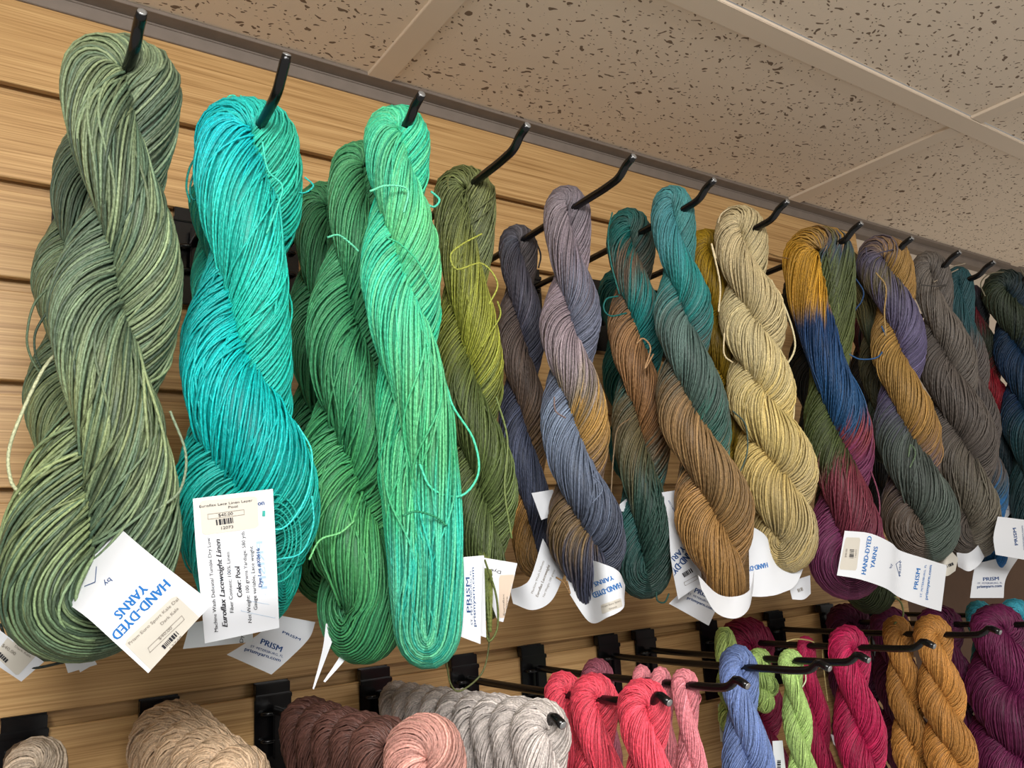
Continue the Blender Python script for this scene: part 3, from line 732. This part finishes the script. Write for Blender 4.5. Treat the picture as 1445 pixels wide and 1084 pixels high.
class Tag:
    """a bent paper slip: stations [((px,py) edge a, (px,py) edge b, y a, y b)] along its length"""
    def __init__(self, key, stations, mat=None, name='paper_tag', label=None):
        self.par = SKEINS[key]; self.org = np.array(self.par.location)
        self.L = np.array([at(a[0], a[1], ya) for a, b, ya, yb in stations])
        self.R = np.array([at(b[0], b[1], yb) for a, b, ya, yb in stations])
        n = len(stations)
        self.k = np.linspace(0, 1, n)
        nv, nu = 8 * n, 8
        uu, vv = np.meshgrid(np.linspace(0, 1, nu + 1), np.linspace(0, 1, nv + 1))
        P = self.S(uu.ravel(), vv.ravel()); Nn = self.nrm(uu.ravel(), vv.ravel())
        t = 0.00012
        V = np.concatenate([P + Nn * t, P - Nn * t]); c = len(P)
        i = np.arange(nv)[:, None] * (nu + 1) + np.arange(nu)[None]
        F = np.stack([i, i + 1, i + nu + 2, i + nu + 1], -1).reshape(-1, 4)
        ring = np.concatenate([np.arange(nu + 1), np.arange(1, nv + 1) * (nu + 1) + nu, nv * (nu + 1) + np.arange(nu - 1, -1, -1), np.arange(nv - 1, 0, -1) * (nu + 1)])
        r2 = np.roll(ring, -1)
        Vs = np.concatenate([V[ring], V[ring + c]]); m_ = len(ring); j = np.arange(m_) + 2 * c; j2 = np.roll(j, -1)
        side = np.stack([j, j + m_, j2 + m_, j2], -1); V = np.concatenate([V, Vs])
        self.ob = np_mesh(name, V - self.org, [F, F[:, ::-1] + c, side], mat or PAPER, self.par)
        if label: self.ob['label'] = label
        # table for the inverse map photo pixel -> (u, v)
        self.gu, self.gv = np.meshgrid(np.linspace(0, 1, 41), np.linspace(0, 1, 81))
        self.gp = project(self.S(self.gu.ravel(), self.gv.ravel()))
    def S(self, u, v):
        a = hermite(self.k, self.L, v); b = hermite(self.k, self.R, v)
        return a * (1 - u[:, None]) + b * u[:, None]
    def nrm(self, u, v):
        h = 1e-3
        du = self.S(u + h, v) - self.S(u - h, v); dv = self.S(u, np.clip(v + h, 0, 1)) - self.S(u, np.clip(v - h, 0, 1))
        n = np.cross(du, dv); n /= np.linalg.norm(n, axis=1)[:, None] + 1e-15
        c = CAM - self.S(np.array([.5]), np.array([.5]))[0]
        mid = n.mean(0)
        return n * (1 if mid @ c > 0 else -1)
    def inv(self, pts):
        pts = np.asarray(pts, float); j = ((pts[:, None] - self.gp[None]) ** 2).sum(2).argmin(1)
        u = self.gu.ravel()[j].copy(); v = self.gv.ravel()[j].copy()
        for _ in range(6):
            h = 1e-3
            p0 = project(self.S(u, v)); pu = (project(self.S(u + h, v)) - p0) / h; pv = (project(self.S(u, v + h)) - p0) / h
            d = pts - p0; det = pu[:, 0] * pv[:, 1] - pu[:, 1] * pv[:, 0]; det = np.where(np.abs(det) < 1e-6, 1e-6, det)
            u += np.clip((d[:, 0] * pv[:, 1] - d[:, 1] * pv[:, 0]) / det, -.2, .2); v += np.clip((pu[:, 0] * d[:, 1] - pu[:, 1] * d[:, 0]) / det, -.2, .2)
        return u, v
    def put(self, pts, F, mat, name, lift, label=None):
        u, v = self.inv(pts)
        ok = (u > -0.02) & (u < 1.02) & (v > -0.02) & (v < 1.02)
        u = np.clip(u, 0, 1); v = np.clip(v, 0.001, 0.999)
        V = self.S(u, v) + self.nrm(u, v) * lift
        F = [f for f in F if all(ok[i] for i in f)]
        if not F: return None
        groups = {}
        for f in F: groups.setdefault(len(f), []).append(f)
        o = np_mesh(name, V - self.org, [np.array(q) for q in groups.values()], mat, self.ob, smooth=False)
        if label: o['label'] = label
        return o
    def print(self, lines, mat, name='printed_text', lift=0.0004):
        """lines: (text, baseline start px, baseline end px, capital height px[, bold, shear, mirror])"""
        VV = []; FF = []; off = 0
        for ln in lines:
            s, a, b, h = ln[:4]; bold = ln[4] if len(ln) > 4 else 0.0; sh = ln[5] if len(ln) > 5 else 0.0; mir = ln[6] if len(ln) > 6 else 1
            V, F = text_mesh(s, bold, sh)
            a = np.array(a, float); b = np.array(b, float); d = b - a
            up = np.array([d[1], -d[0]]) / np.hypot(*d) * h * mir
            shifts = [0.0] if not bold else [-0.045, 0.045]            # bold type: heavier stems
            for s_ in shifts:
                VV.append(a + V[:, :1] * d + V[:, 1:] * up + d / np.hypot(*d) * h * s_); FF += [tuple(i + off for i in f) for f in F]; off += len(V)
        return self.put(np.concatenate(VV), FF, mat, name, lift)
    def quads(self, qs, mat, name, lift=0.0004, n=6, label=None):
        VV = []; FF = []; off = 0
        for q in qs:
            q = np.array(q, float); t = np.linspace(0, 1, n + 1)
            g = (q[0][None, None] * (1 - t)[:, None, None] * (1 - t)[None, :, None] + q[1][None, None] * t[:, None, None] * (1 - t)[None, :, None]
                 + q[2][None, None] * t[:, None, None] * t[None, :, None] + q[3][None, None] * (1 - t)[:, None, None] * t[None, :, None]).reshape(-1, 2)
            VV.append(g); i = np.arange(n)[:, None] * (n + 1) + np.arange(n)[None]
            FF += [tuple(int(x) + off for x in f) for f in np.stack([i, i + 1, i + n + 2, i + n + 1], -1).reshape(-1, 4)]; off += len(g)
        return self.put(np.concatenate(VV), FF, mat, name, lift, label)
    def sticker(self, q, mat=None, name='price_sticker', r=0.12):
        """rounded quadrilateral, corners in photo pixels"""
        q = np.array(q, float)
        n = 14; t = np.linspace(-1, 1, n + 1)
        X, Y = np.meshgrid(t, t)
        k = 1 - r + r * np.sqrt(np.clip(1 - (np.clip(np.abs(Y) - (1 - r), 0, r) / r) ** 2, 0, 1))
        X = X * np.where(np.abs(Y) > 1 - r, k, 1)
        u = ((X + 1) / 2).ravel()[:, None]; v = ((Y + 1) / 2).ravel()[:, None]
        g = q[0] * (1 - u) * (1 - v) + q[1] * u * (1 - v) + q[2] * u * v + q[3] * (1 - u) * v
        i = np.arange(n)[:, None] * (n + 1) + np.arange(n)[None]
        FF = [tuple(int(x) for x in f) for f in np.stack([i, i + 1, i + n + 2, i + n + 1], -1).reshape(-1, 4)]
        return self.put(g, FF, mat or STICK, name, 0.0003)
    def bars(self, a, b, h, mat=None, seed=1, n=9):
        """bar code between two baseline points"""
        g = np.random.default_rng(seed)
        a = np.array(a, float); b = np.array(b, float); d = b - a; up = np.array([d[1], -d[0]]) / np.hypot(*d) * h
        x = 0; qs = []
        ws_ = g.choice([1, 1, 2, 3], n); gs = g.choice([1, 1, 2], n); tot = (ws_.sum() + gs.sum())
        for w_, g_ in zip(ws_, gs):
            p0 = a + d * x / tot; p1 = a + d * (x + w_) / tot
            qs.append((p0, p1, p1 + up, p0 + up)); x += w_ + g_
        return self.quads(qs, mat or INKK, 'bar_code', 0.0006, n=1)
    def frame(self, q, w, mat, name='printed_box', lift=0.0006):
        q = np.array(q, float); qs = []
        for i in range(4):
            a, b = q[i], q[(i + 1) % 4]; nn = np.array([-(b - a)[1], (b - a)[0]]) / np.hypot(*(b - a)) * w
            qs.append((a, b, b + nn, a + nn))
        return self.quads(qs, mat, name, lift, n=3)
    def stroke(self, segs, w, mat, name='printed_emblem', lift=0.0004):
        qs = []
        for a, b in segs:
            a = np.array(a, float); b = np.array(b, float); nn = np.array([-(b - a)[1], (b - a)[0]]) / np.hypot(*(b - a)) * w / 2
            qs.append((a - nn, b - nn, b + nn, a + nn))
        return self.quads(qs, mat, name, lift, n=3)

def prism_block(t, p, s_, w, mat=None, hp=5, hs=2.6, hw=4):
    """the three printed lines of the maker's address; each argument is a baseline (start, end)"""
    t.print([('PRISM', p[0], p[1], hp, 0.004), ('ST. PETERSBURG, FL', s_[0], s_[1], hs), ('prismyarn.com', w[0], w[1], hw, 0.003)], mat or INKN)

# sage green skein: rotated tag with HAND-DYED YARNS and a price sticker
t = Tag('u1', [((150, 728), (72, 838), -.215, -.205), ((200, 772), (118, 868), -.252, -.245), ((252, 814), (163, 908), -.257, -.252), ((300, 851), (209, 950), -.254, -.250)])
t.print([('HAND-DYED', (231, 817), (156, 895), 14, 0.006), ('YARNS', (200, 823), (160, 866), 13, 0.006)], INKB)
t.print([('by', (155, 815), (146, 824), 7)], INKN, 'printed_byline')
t.stroke([((137, 800), (135, 822)), ((135, 822), (120, 828))], 1.0, INKN)
t.sticker([(247, 839), (283, 873), (215, 948), (174, 907)])
t.print([('Prism Euro Sport Kale Dal', (183, 910), (252, 846), 4.2), ('Dark Kale', (228, 882), (252, 859), 4.2), ('$40.00', (225, 903), (243, 886), 4.4), ('13748', (241, 916), (257, 899), 3.8)], INKG, 'sticker_print', 0.0007)
t.frame([(208, 914), (256, 868), (260, 874), (211, 921)], 0.6, INKG)
t.bars((232, 916), (254, 893), 6.5, seed=3)
t = Tag('u1b', [((-12, 880), (-40, 915), -.135, -.135), ((24, 908), (-6, 938), -.140, -.140), ((62, 934), (30, 962), -.135, -.135)])
t.sticker([(16, 893), (52, 924), (24, 954), (-8, 925)])
t.print([('$40.00', (2, 912), (20, 925), 5), ('Dark Kale', (20, 913), (42, 928), 3.4)], INKG, 'sticker_print', 0.0007)
t.bars((-6, 922), (8, 936), 6, seed=4, n=6)
Tag('u1b', [((26, 722), (6, 734), -.13, -.13), ((32, 760), (14, 764), -.13, -.13)])
Tag('u1b', [((84, 912), (120, 908), -.13, -.13), ((96, 950), (137, 938), -.13, -.13)])
Tag('u1b', [((100, 915), (118, 912), -.125, -.125), ((113, 949), (132, 938), -.125, -.125)])

# turquoise skein: printed care tag
t = Tag('u2', [((272, 704), (385, 690), -.235, -.235), ((277, 780), (389, 766), -.238, -.238), ((284, 850), (392, 836), -.236, -.236), ((289, 908), (394, 886), -.224, -.224)])
t.sticker([(281, 707), (363, 700), (365, 745), (285, 756)])
t.print([('Euroflax Lace Linen Layer', (281, 717), (356, 708), 3.4), ('Pool', (322, 718), (335, 716.4), 3.6), ('$40.00', (308, 730), (328.5, 727), 4.4), ('12073', (312, 747.5), (328.8, 745.4), 4)], INKK, 'sticker_print', 0.0007)
t.frame([(292.5, 726), (344, 719.4), (344.6, 726.8), (292.8, 733.6)], 0.5, INKG)
t.bars((305, 741.8), (330, 738.3), 8, seed=5, n=8)
t.print([('on', (364, 714), (373, 712.5), 7, 0.006)], INKN, 'printed_corner_word')
t.stroke([((371, 721), (371, 729)), ((373, 721), (373, 729))], 2.2, plain('teal_ink', (60, 160, 150), 0.6, 0.2))
t.print([('Machine Wash Delicate/ Tumble Dry Low', (307.5, 891), (296, 759), 5), ('Fiber Content: 100% Linen', (329.5, 864), (323.5, 779), 5),
         ('Net Weight: 100 grams Yardage: 580 yds', (355, 878), (344.5, 750), 5), ('Gauge variable, Lace weight', (363, 860), (356.5, 771), 5)], INKK, 'care_text')
t.print([('Euroflax Laceweight Linen', (321, 884), (310, 761), 7.4, 0.006, 0.25), ('Color: Pool', (341.5, 842), (337.8, 799), 7, 0.006, 0.12)], INKK, 'bold_care_text')
t.print([('Dye Lot #X0616', (369.5, 828), (365.8, 774), 5, 0.004)], INKN, 'dye_lot_text')
t.print([('PRISM', (370, 764), (377, 830), 9, 0.006, 0, -1)], INKL, 'show_through_print', 0.00025)
t.stroke([((359, 736), (363, 741)), ((362, 735), (374, 840)), ((358, 735), (352, 848)), ((352, 848), (380, 853)), ((356, 738), (340, 862)), ((340, 862), (388, 872)), ((366, 735), (388, 872)), ((300, 830), (340, 790))], 0.5, INKL, 'show_through_emblem', 0.00025)
t = Tag('u2b', [((268, 880), (356, 862), -.13, -.13), ((258, 916), (357, 906), -.135, -.135)])
t.print([('Dye', (343, 907), (342.5, 893), 5)], INKK)
t = Tag('u2b', [((380, 866), (445, 878), -.13, -.13), ((372, 888), (436, 901), -.128, -.128), ((346, 908), (410, 928), -.122, -.122), ((320, 924), (383, 952), -.118, -.118)])
prism_block(t, ((367, 908), (396, 920)), ((353, 913), (399, 928)), ((345, 917.5), (395, 934)), INKN, 8, 3.4, 5)
t.print([('PRISM', (398, 893), (423, 904), 3.4, 0.004)], INKN, 'printed_emblem_word')

# emerald skeins: the two tag ends pointing down, and the address tag at the right
Tag('u3m', [((460, 880), (477, 884), -.165, -.17), ((455, 918), (463, 921), -.165, -.168), ((441, 972), (443, 973), -.165, -.165)])
Tag('u3m', [((494, 884), (512, 888), -.165, -.17), ((483, 920), (491, 926), -.165, -.168), ((456, 962), (459, 963), -.165, -.165)])
t = Tag('u3', [((612, 790), (681, 784), -.225, -.235), ((618, 850), (679, 850), -.228, -.237), ((624, 889), (678, 909), -.230, -.232)])
t.print([('W', (636, 828), (641, 812), 7, 0.006)], INKB, 'printed_corner_word')
prism_block(t, ((664, 864), (662.5, 815)), ((667, 882), (665, 804)), ((671.5, 884), (668.5, 801)), INKN, 5.5, 2.4, 3.6)
Tag('u3', [((660, 786), (683, 784), -.22, -.226), ((655, 890), (686, 900), -.22, -.224)])
t = Tag('u4', [((676, 786), (730, 795), -.200, -.205), ((688, 835), (720, 838), -.203, -.206), ((702, 876), (710, 878), -.203, -.203)])
t.print([('Dye', (707, 806), (693, 803), 4.5)], INKK)
t.sticker([(704, 812), (728, 811), (716, 872), (704, 872)], PEACH)
t.print([('Euroflax', (712, 868), (711, 838), 2.6), ('Olive', (716, 862), (716, 842), 2.6)], INKG, 'sticker_print', 0.0007)
t.bars((721, 852), (723, 834), 3.5, seed=6, n=7)

# mauve skein: the band folded round its bottom loop
t = Tag('u5', [((792, 770), (802, 836), -.165, -.172), ((818, 786), (832, 878), -.172, -.190), ((846, 794), (858, 871), -.205, -.212), ((872, 806), (879, 859), -.212, -.214), ((882, 826), (881, 842), -.200, -.203)])
t.print([('HAND-DYED', (874, 822), (836, 837), 8, 0.006), ('YARNS', (864, 812), (838, 822), 6.5, 0.006)], INKB)
t.sticker([(848, 854), (876, 844), (878, 856), (850, 867)])
t.print([('Prism Euro Sport', (851, 858), (875, 849), 2.6), ('Slate', (860, 861), (870, 857), 2.4)], INKG, 'sticker_print', 0.0007)
Tag('u5', [((750, 696), (780, 691), -.150, -.150), ((764, 734), (792, 724), -.152, -.152)])
t = Tag('u5b', [((766, 760), (796, 812), -.150, -.155), ((750, 812), (778, 848), -.150, -.158), ((738, 826), (752, 861), -.146, -.152), ((720, 832), (724, 852), -.132, -.138)])
t.print([('Machine Wash Delicate', (752, 838), (768, 792), 3.2), ('Euroflax Laceweight', (759, 843), (776, 798), 4, 0.01, 0.2), ('Net Weight: 100 grams', (768, 843), (783, 805), 3)], INKG, 'care_text')

# teal skeins
t = Tag('u6b', [((934, 695), (966, 690), -.18, -.18), ((943, 735), (985, 728), -.182, -.182), ((947, 790), (992, 785), -.185, -.185), ((957, 846), (1002, 815), -.185, -.18)])
t.print([('HAND-DYED', (975, 772), (938, 812), 10, 0.006), ('YARNS', (962, 770), (938, 796), 8, 0.006)], INKN)
t.print([('prismyarn.com', (956, 728), (944, 706), 3)], INKN, 'printed_address')
t.bars((965, 815), (978, 807), 6.5, seed=7, n=7)
t.frame([(964, 822), (982, 812), (984, 817), (966, 827)], 0.5, INKG)
t = Tag('u6b', [((985, 812), (1015, 850), -.165, -.165), ((944, 852), (1000, 883), -.17, -.17)])
prism_block(t, ((979, 836), (1002, 846)), ((970, 839), (1010, 856)), ((969, 845), (1006, 861.5)), INKN, 7, 2.8, 4)
Tag('u6b', [((874, 712), (884, 704), -.15, -.15), ((876, 722), (890, 722), -.15, -.15)])
Tag('u6', [((985, 812), (990, 832), -.215, -.225), ((1012, 838), (1010, 864), -.225, -.24), ((1038, 842), (1037, 873), -.235, -.245), ((1058, 832), (1056, 860), -.23, -.238), ((1064, 806), (1063, 830), -.215, -.22)])

# cream skein: band with the first letters of HAND-DYED, and a small sticker end
t = Tag('u7', [((1056, 740), (1058, 842), -.196, -.200), ((1080, 756), (1080, 842), -.202, -.208), ((1096, 785), (1103, 837), -.204, -.212), ((1120, 780), (1125, 822), -.207, -.212), ((1140, 742), (1142, 772), -.207, -.208), ((1140, 715), (1142, 740), -.200, -.200)])
t.print([('HAND-DYED', (1082, 794), (1046, 802), 7, 0.006)], INKB)
t = Tag('u7', [((1112, 822), (1118, 846), -.20, -.20), ((1130, 816), (1134, 846), -.202, -.202), ((1143, 812), (1144, 838), -.20, -.20)])
t.bars((1126, 836), (1134, 833), 5, INKG, seed=8, n=5)

# gold and blue skein: the large tag
t = Tag('u8', [((1192, 749), (1181, 812), -.238, -.240), ((1228, 753), (1214, 818), -.246, -.249), ((1257, 766), (1249, 830), -.249, -.252), ((1270, 777), (1269, 843), -.247, -.249), ((1304, 788), (1298, 854), -.250, -.252), ((1336, 798), (1328, 863), -.250, -.252)])
t.print([('HAND-DYED', (1221, 811), (1230, 757.5), 6.2, 0.006), ('YARNS', (1233, 802.5), (1238.5, 772), 5.6, 0.006)], INKB)
t.print([('by', (1257.5, 802), (1258.6, 796), 3)], INKN, 'printed_byline')
t.stroke([((1264, 796), (1269, 814)), ((1264, 796), (1270.5, 791))], 0.6, INKN)
t.print([('PRISM', (1270.3, 813), (1271.5, 793), 2.6, 0.004)], INKN, 'printed_emblem_word')
prism_block(t, ((1294, 832), (1298.6, 803)), ((1300, 843), (1307.2, 797)), ((1308, 846.5), (1314.6, 798)), INKB, 5.6, 2.5, 4)
t.sticker([(1193, 758.5), (1214, 759), (1208.5, 805.5), (1184, 804)])
t.bars((1204, 788), (1205, 775), 6, seed=9, n=7)
t.print([('$40.00', (1194, 787), (1195.5, 775), 2.6), ('14603', (1207.6, 787), (1208.6, 776), 2)], INKG, 'sticker_print', 0.0007)

# purple and gold skein, taupe skein
t = Tag('u9', [((1322, 764), (1320, 800), -.224, -.224), ((1338, 774), (1334, 813), -.234, -.236), ((1352, 788), (1348, 806), -.232, -.233)], STICK)
t.bars((1330, 804), (1346, 797), 4, seed=10, n=6)
Tag('u10', [((1350, 780), (1352, 800), -.225, -.228), ((1368, 780), (1369, 806), -.235, -.24), ((1386, 762), (1387, 790), -.236, -.238), ((1392, 745), (1393, 768), -.225, -.226)])
t = Tag('u12b', [((1398, 697), (1444, 699), -.195, -.195), ((1404, 716), (1430, 720), -.197, -.197), ((1406, 738), (1412, 741), -.196, -.196)])
t.print([('prismyarn.com', (1432, 712), (1405, 711), 3), ('ST. PETERSBURG', (1428, 718), (1404, 717), 2.4)], INKN)
t = Tag('u12', [((1408, 729), (1480, 738), -.262, -.262), ((1402, 758), (1480, 765), -.264, -.264), ((1405, 783), (1480, 796), -.262, -.262)])
t.print([('PRISM', (1436, 769), (1433, 745), 4.4, 0.004), ('prismyarn.com', (1446, 776), (1443, 742), 3)], INKN)
t = Tag('u11', [((1376, 796), (1442, 780), -.225, -.22), ((1372, 820), (1420, 815), -.226, -.226), ((1369, 844), (1416, 844), -.226, -.226)])
prism_block(t, ((1387, 820), (1409, 819)), ((1379, 824.5), (1414, 824)), ((1378.5, 830), (1413, 828.5)), INKN, 5, 2.4, 4)

# lower row slips
Tag('l8r', [((1013, 994), (1024, 992), -.10, -.10), ((1017, 1047), (1030, 1046), -.10, -.10)], STICK)
t = Tag('l6', [((1090, 1046), (1104, 1045), -.175, -.175), ((1094, 1100), (1110, 1100), -.175, -.175)])
t.bars((1101, 1084), (1101, 1072), 5, seed=12, n=5)
Tag('l8a', [((1172, 1036), (1186, 1042), -.13, -.13), ((1176, 1050), (1184, 1058), -.13, -.13)])

# ------------------------------------------------------------------ stray strands
LS = (150, 165, 120)
loose('u1', [(92, 488), (62, 520), (28, 590), (12, 640), (16, 680), (30, 700), (40, 735)], -.21, (172, 176, 140), 5)
loose('u1b', [(74, 400), (48, 430), (38, 475), (44, 505), (60, 532)], -.14, (90, 108, 82), 3.5)
loose('u1b', [(66, 440), (50, 470), (50, 500), (58, 520)], -.14, (62, 78, 62), 3.5)
loose('u1', [(240, 580), (262, 640), (255, 690), (228, 715), (205, 730)], -.235, (120, 135, 108), 4)
loose('u1b', [(0, 880), (14, 915), (40, 942), (90, 935)], -.135, (30, 40, 36), 4)
loose('u2', [(296, 215), (276, 240), (268, 268), (274, 282), (288, 270)], -.18, (24, 130, 120), 3)
loose('u2', [(292, 205), (270, 232), (263, 262), (268, 286)], -.18, (24, 140, 128), 3)
loose('u2', [(318, 150), (322, 137), (332, 136), (336, 150)], -.19, (70, 205, 175), 3)
loose('u2', [(342, 152), (340, 135), (343, 150)], -.19, (70, 205, 175), 3)
loose('u2', [(430, 250), (442, 262), (430, 272), (415, 270)], -.2, (40, 190, 180), 2.6)
loose('u2', [(370, 200), (378, 240), (398, 262), (392, 290), (376, 330)], -.222, (70, 205, 180), 3)
loose('u2', [(360, 740), (400, 745), (432, 700), (440, 640), (420, 600)], -.232, (60, 210, 200), 2.8)
loose('u2', [(390, 790), (425, 780), (442, 740), (440, 700)], -.228, (50, 190, 185), 2.8)
for k_, r_ in enumerate((18, 25, 31, 38, 46)):
    loose('u2', [(388 + r_ * math.cos(a_) * .8, 760 + r_ * 1.35 * math.sin(a_)) for a_ in np.linspace(-1.9, 2.2, 9)], -.222, (24, 160, 145), 2.6)
loose('u3', [(566, 195), (574, 175), (570, 158), (573, 150), (580, 156), (578, 172)], -.232, (50, 170, 120), 4, 'knotted_end')
loose('u3', [(580, 172), (588, 180), (590, 195)], -.232, (50, 170, 120), 4, 'knotted_end')
loose('u3', [(522, 270), (546, 262), (575, 268), (570, 300)], -.25, (110, 215, 170), 3.4)
loose('u3', [(608, 270), (620, 282), (612, 292), (598, 285)], -.23, (80, 200, 170), 3.4)
loose('u3', [(462, 335), (478, 332), (496, 345), (506, 355)], -.215, (100, 200, 160), 3.4)
loose('u3', [(545, 335), (565, 345), (590, 370), (610, 410), (606, 398)], -.248, (60, 180, 130), 3)
loose('u3', [(592, 655), (610, 690), (650, 700), (675, 668), (668, 620), (640, 575), (628, 540)], -.245, (80, 205, 165), 3.6)
loose('u3', [(568, 728), (588, 722), (615, 730), (630, 742)], -.248, (40, 130, 90), 3.2, 'yarn_tie')
loose('u3m', [(436, 790), (452, 762), (480, 752), (500, 735)], -.20, (120, 200, 130), 3.2)
loose('u4', [(640, 300), (632, 255), (648, 248), (662, 262)], -.18, (110, 110, 60), 2.6)
loose('u4', [(680, 330), (652, 345), (636, 360), (645, 380), (680, 372), (702, 400), (690, 430)], -.215, (160, 165, 70), 2.6)
loose('u4', [(702, 425), (706, 445), (692, 470), (680, 490)], -.2, (150, 155, 62), 2.6)
loose('u4', [(700, 560), (716, 620), (712, 690), (722, 760)], -.2, (110, 124, 70), 3)
loose('u4', [(684, 790), (700, 840), (702, 885), (690, 905), (684, 880)], -.212, (92, 102, 52), 3)
loose('u4', [(630, 935), (636, 965), (650, 975), (680, 950), (690, 910), (688, 880)], -.205, (84, 88, 50), 2.6)
for k_ in range(7):
    loose('u4', [(672 + k_ * 1.6, 760), (680 + k_ * 2.2, 810), (686 + k_ * 1.2, 860), (690 + k_ * 0.4, 892)], [-.178, -.204, -.213 - .001 * (k_ % 3), -.213], (86 + 4 * k_, 100 + 3 * k_, 56), 3.2)
loose('u5', [(782, 560), (784, 580), (798, 590)], -.205, (120, 100, 96), 2.4)
loose('u5', [(835, 670), (850, 690), (836, 710)], -.215, (100, 110, 130), 2.4)
loose('u5b', [(756, 340), (763, 360), (760, 378)], -.115, (40, 42, 50), 2.4)
loose('u5', [(785, 815), (795, 822), (804, 838), (800, 820)], -.2, (130, 100, 62), 2.6)
loose('u6b', [(872, 418), (856, 422), (852, 436), (862, 446), (884, 442)], -.17, (24, 100, 96), 2.4)
loose('u6b', [(864, 300), (858, 330), (862, 370), (874, 415)], -.172, (24, 100, 94), 2.4)
loose('u6b', [(898, 485), (908, 478), (918, 492), (910, 520), (922, 500)], -.19, (176, 138, 100), 2.4)
loose('u6b', [(890, 590), (872, 605), (866, 640), (862, 700)], -.17, (120, 100, 74), 2.2)
loose('u6b', [(926, 835), (928, 848), (938, 850), (944, 838)], -.175, (30, 70, 62), 2.4)
loose('u6', [(1034, 580), (1052, 600), (1054, 640), (1040, 670), (1030, 650)], -.225, (60, 80, 74), 2.2)
loose('u7', [(1010, 365), (1004, 345), (1016, 400), (1014, 440)], -.21, (214, 196, 156), 2.6)
loose('u7', [(1088, 395), (1110, 440), (1122, 485), (1112, 512), (1098, 520)], -.218, (212, 200, 160), 2.8)
loose('u7', [(1022, 470), (1022, 500), (1034, 512)], -.225, (206, 188, 148), 2.4)
loose('u7', [(1013, 315), (1020, 300), (1045, 290), (1068, 302)], -.206, (200, 184, 150), 2)
loose('u7', [(1108, 540), (1120, 560), (1118, 600), (1104, 640)], -.222, (214, 198, 150), 2.4)
loose('u8', [(1200, 470), (1206, 440), (1216, 425), (1218, 410), (1205, 390)], -.215, (40, 70, 110), 2)
loose('u8', [(1198, 500), (1215, 507), (1240, 503), (1250, 480), (1244, 460)], -.222, (44, 90, 140), 2.2)
loose('u8', [(1112, 365), (1098, 362), (1086, 358)], -.2, (120, 90, 50), 2.2)
loose('u8', [(1220, 640), (1240, 700), (1238, 740), (1224, 745)], -.228, (120, 60, 80), 2.2)
loose('u9', [(1236, 385), (1250, 405), (1248, 440), (1250, 475)], -.243, (160, 132, 84), 2.2)
loose('u9', [(1222, 350), (1225, 362), (1245, 356), (1262, 352)], -.243, (70, 66, 84), 2)
loose('u9', [(1282, 645), (1285, 628), (1292, 640), (1284, 660)], -.245, (90, 110, 84), 2)
loose('u10', [(1322, 382), (1345, 376), (1362, 372)], -.232, (150, 138, 120), 1.8)
loose('u10', [(1318, 398), (1340, 386), (1352, 380)], -.234, (150, 138, 120), 1.8)
loose('u10', [(1300, 402), (1320, 404), (1334, 402)], -.24, (60, 56, 54), 1.8, 'yarn_tie')
loose('u11', [(1370, 485), (1372, 505), (1362, 525)], -.23, (50, 140, 200), 2.4, label='bright blue stray strand')
loose('u12', [(1390, 418), (1384, 400), (1398, 386), (1428, 384)], -.232, (110, 104, 84), 1.8)
loose('u12', [(1440, 380), (1446, 392), (1440, 400)], -.235, (110, 104, 84), 1.8)
loose('u9b', [(1262, 842), (1272, 852), (1274, 870), (1262, 880)], -.16, (110, 120, 74), 2.6)
loose('l8a', [(1110, 905), (1125, 902), (1145, 905), (1158, 915)], -.138, (196, 180, 120), 2, 'cotton_tie', 'cream cotton tie')
loose('l8a', [(1160, 915), (1163, 950), (1168, 990)], -.138, (196, 180, 120), 1.8, 'cotton_tie', 'cream cotton tie')
loose('l7c', [(1136, 945), (1137, 960), (1132, 970)], -.195, (206, 214, 176), 2, 'cotton_tie', 'pale cotton tie')
loose('l5c', [(984, 975), (989, 985), (984, 995), (978, 988)], -.205, (224, 130, 140), 2)
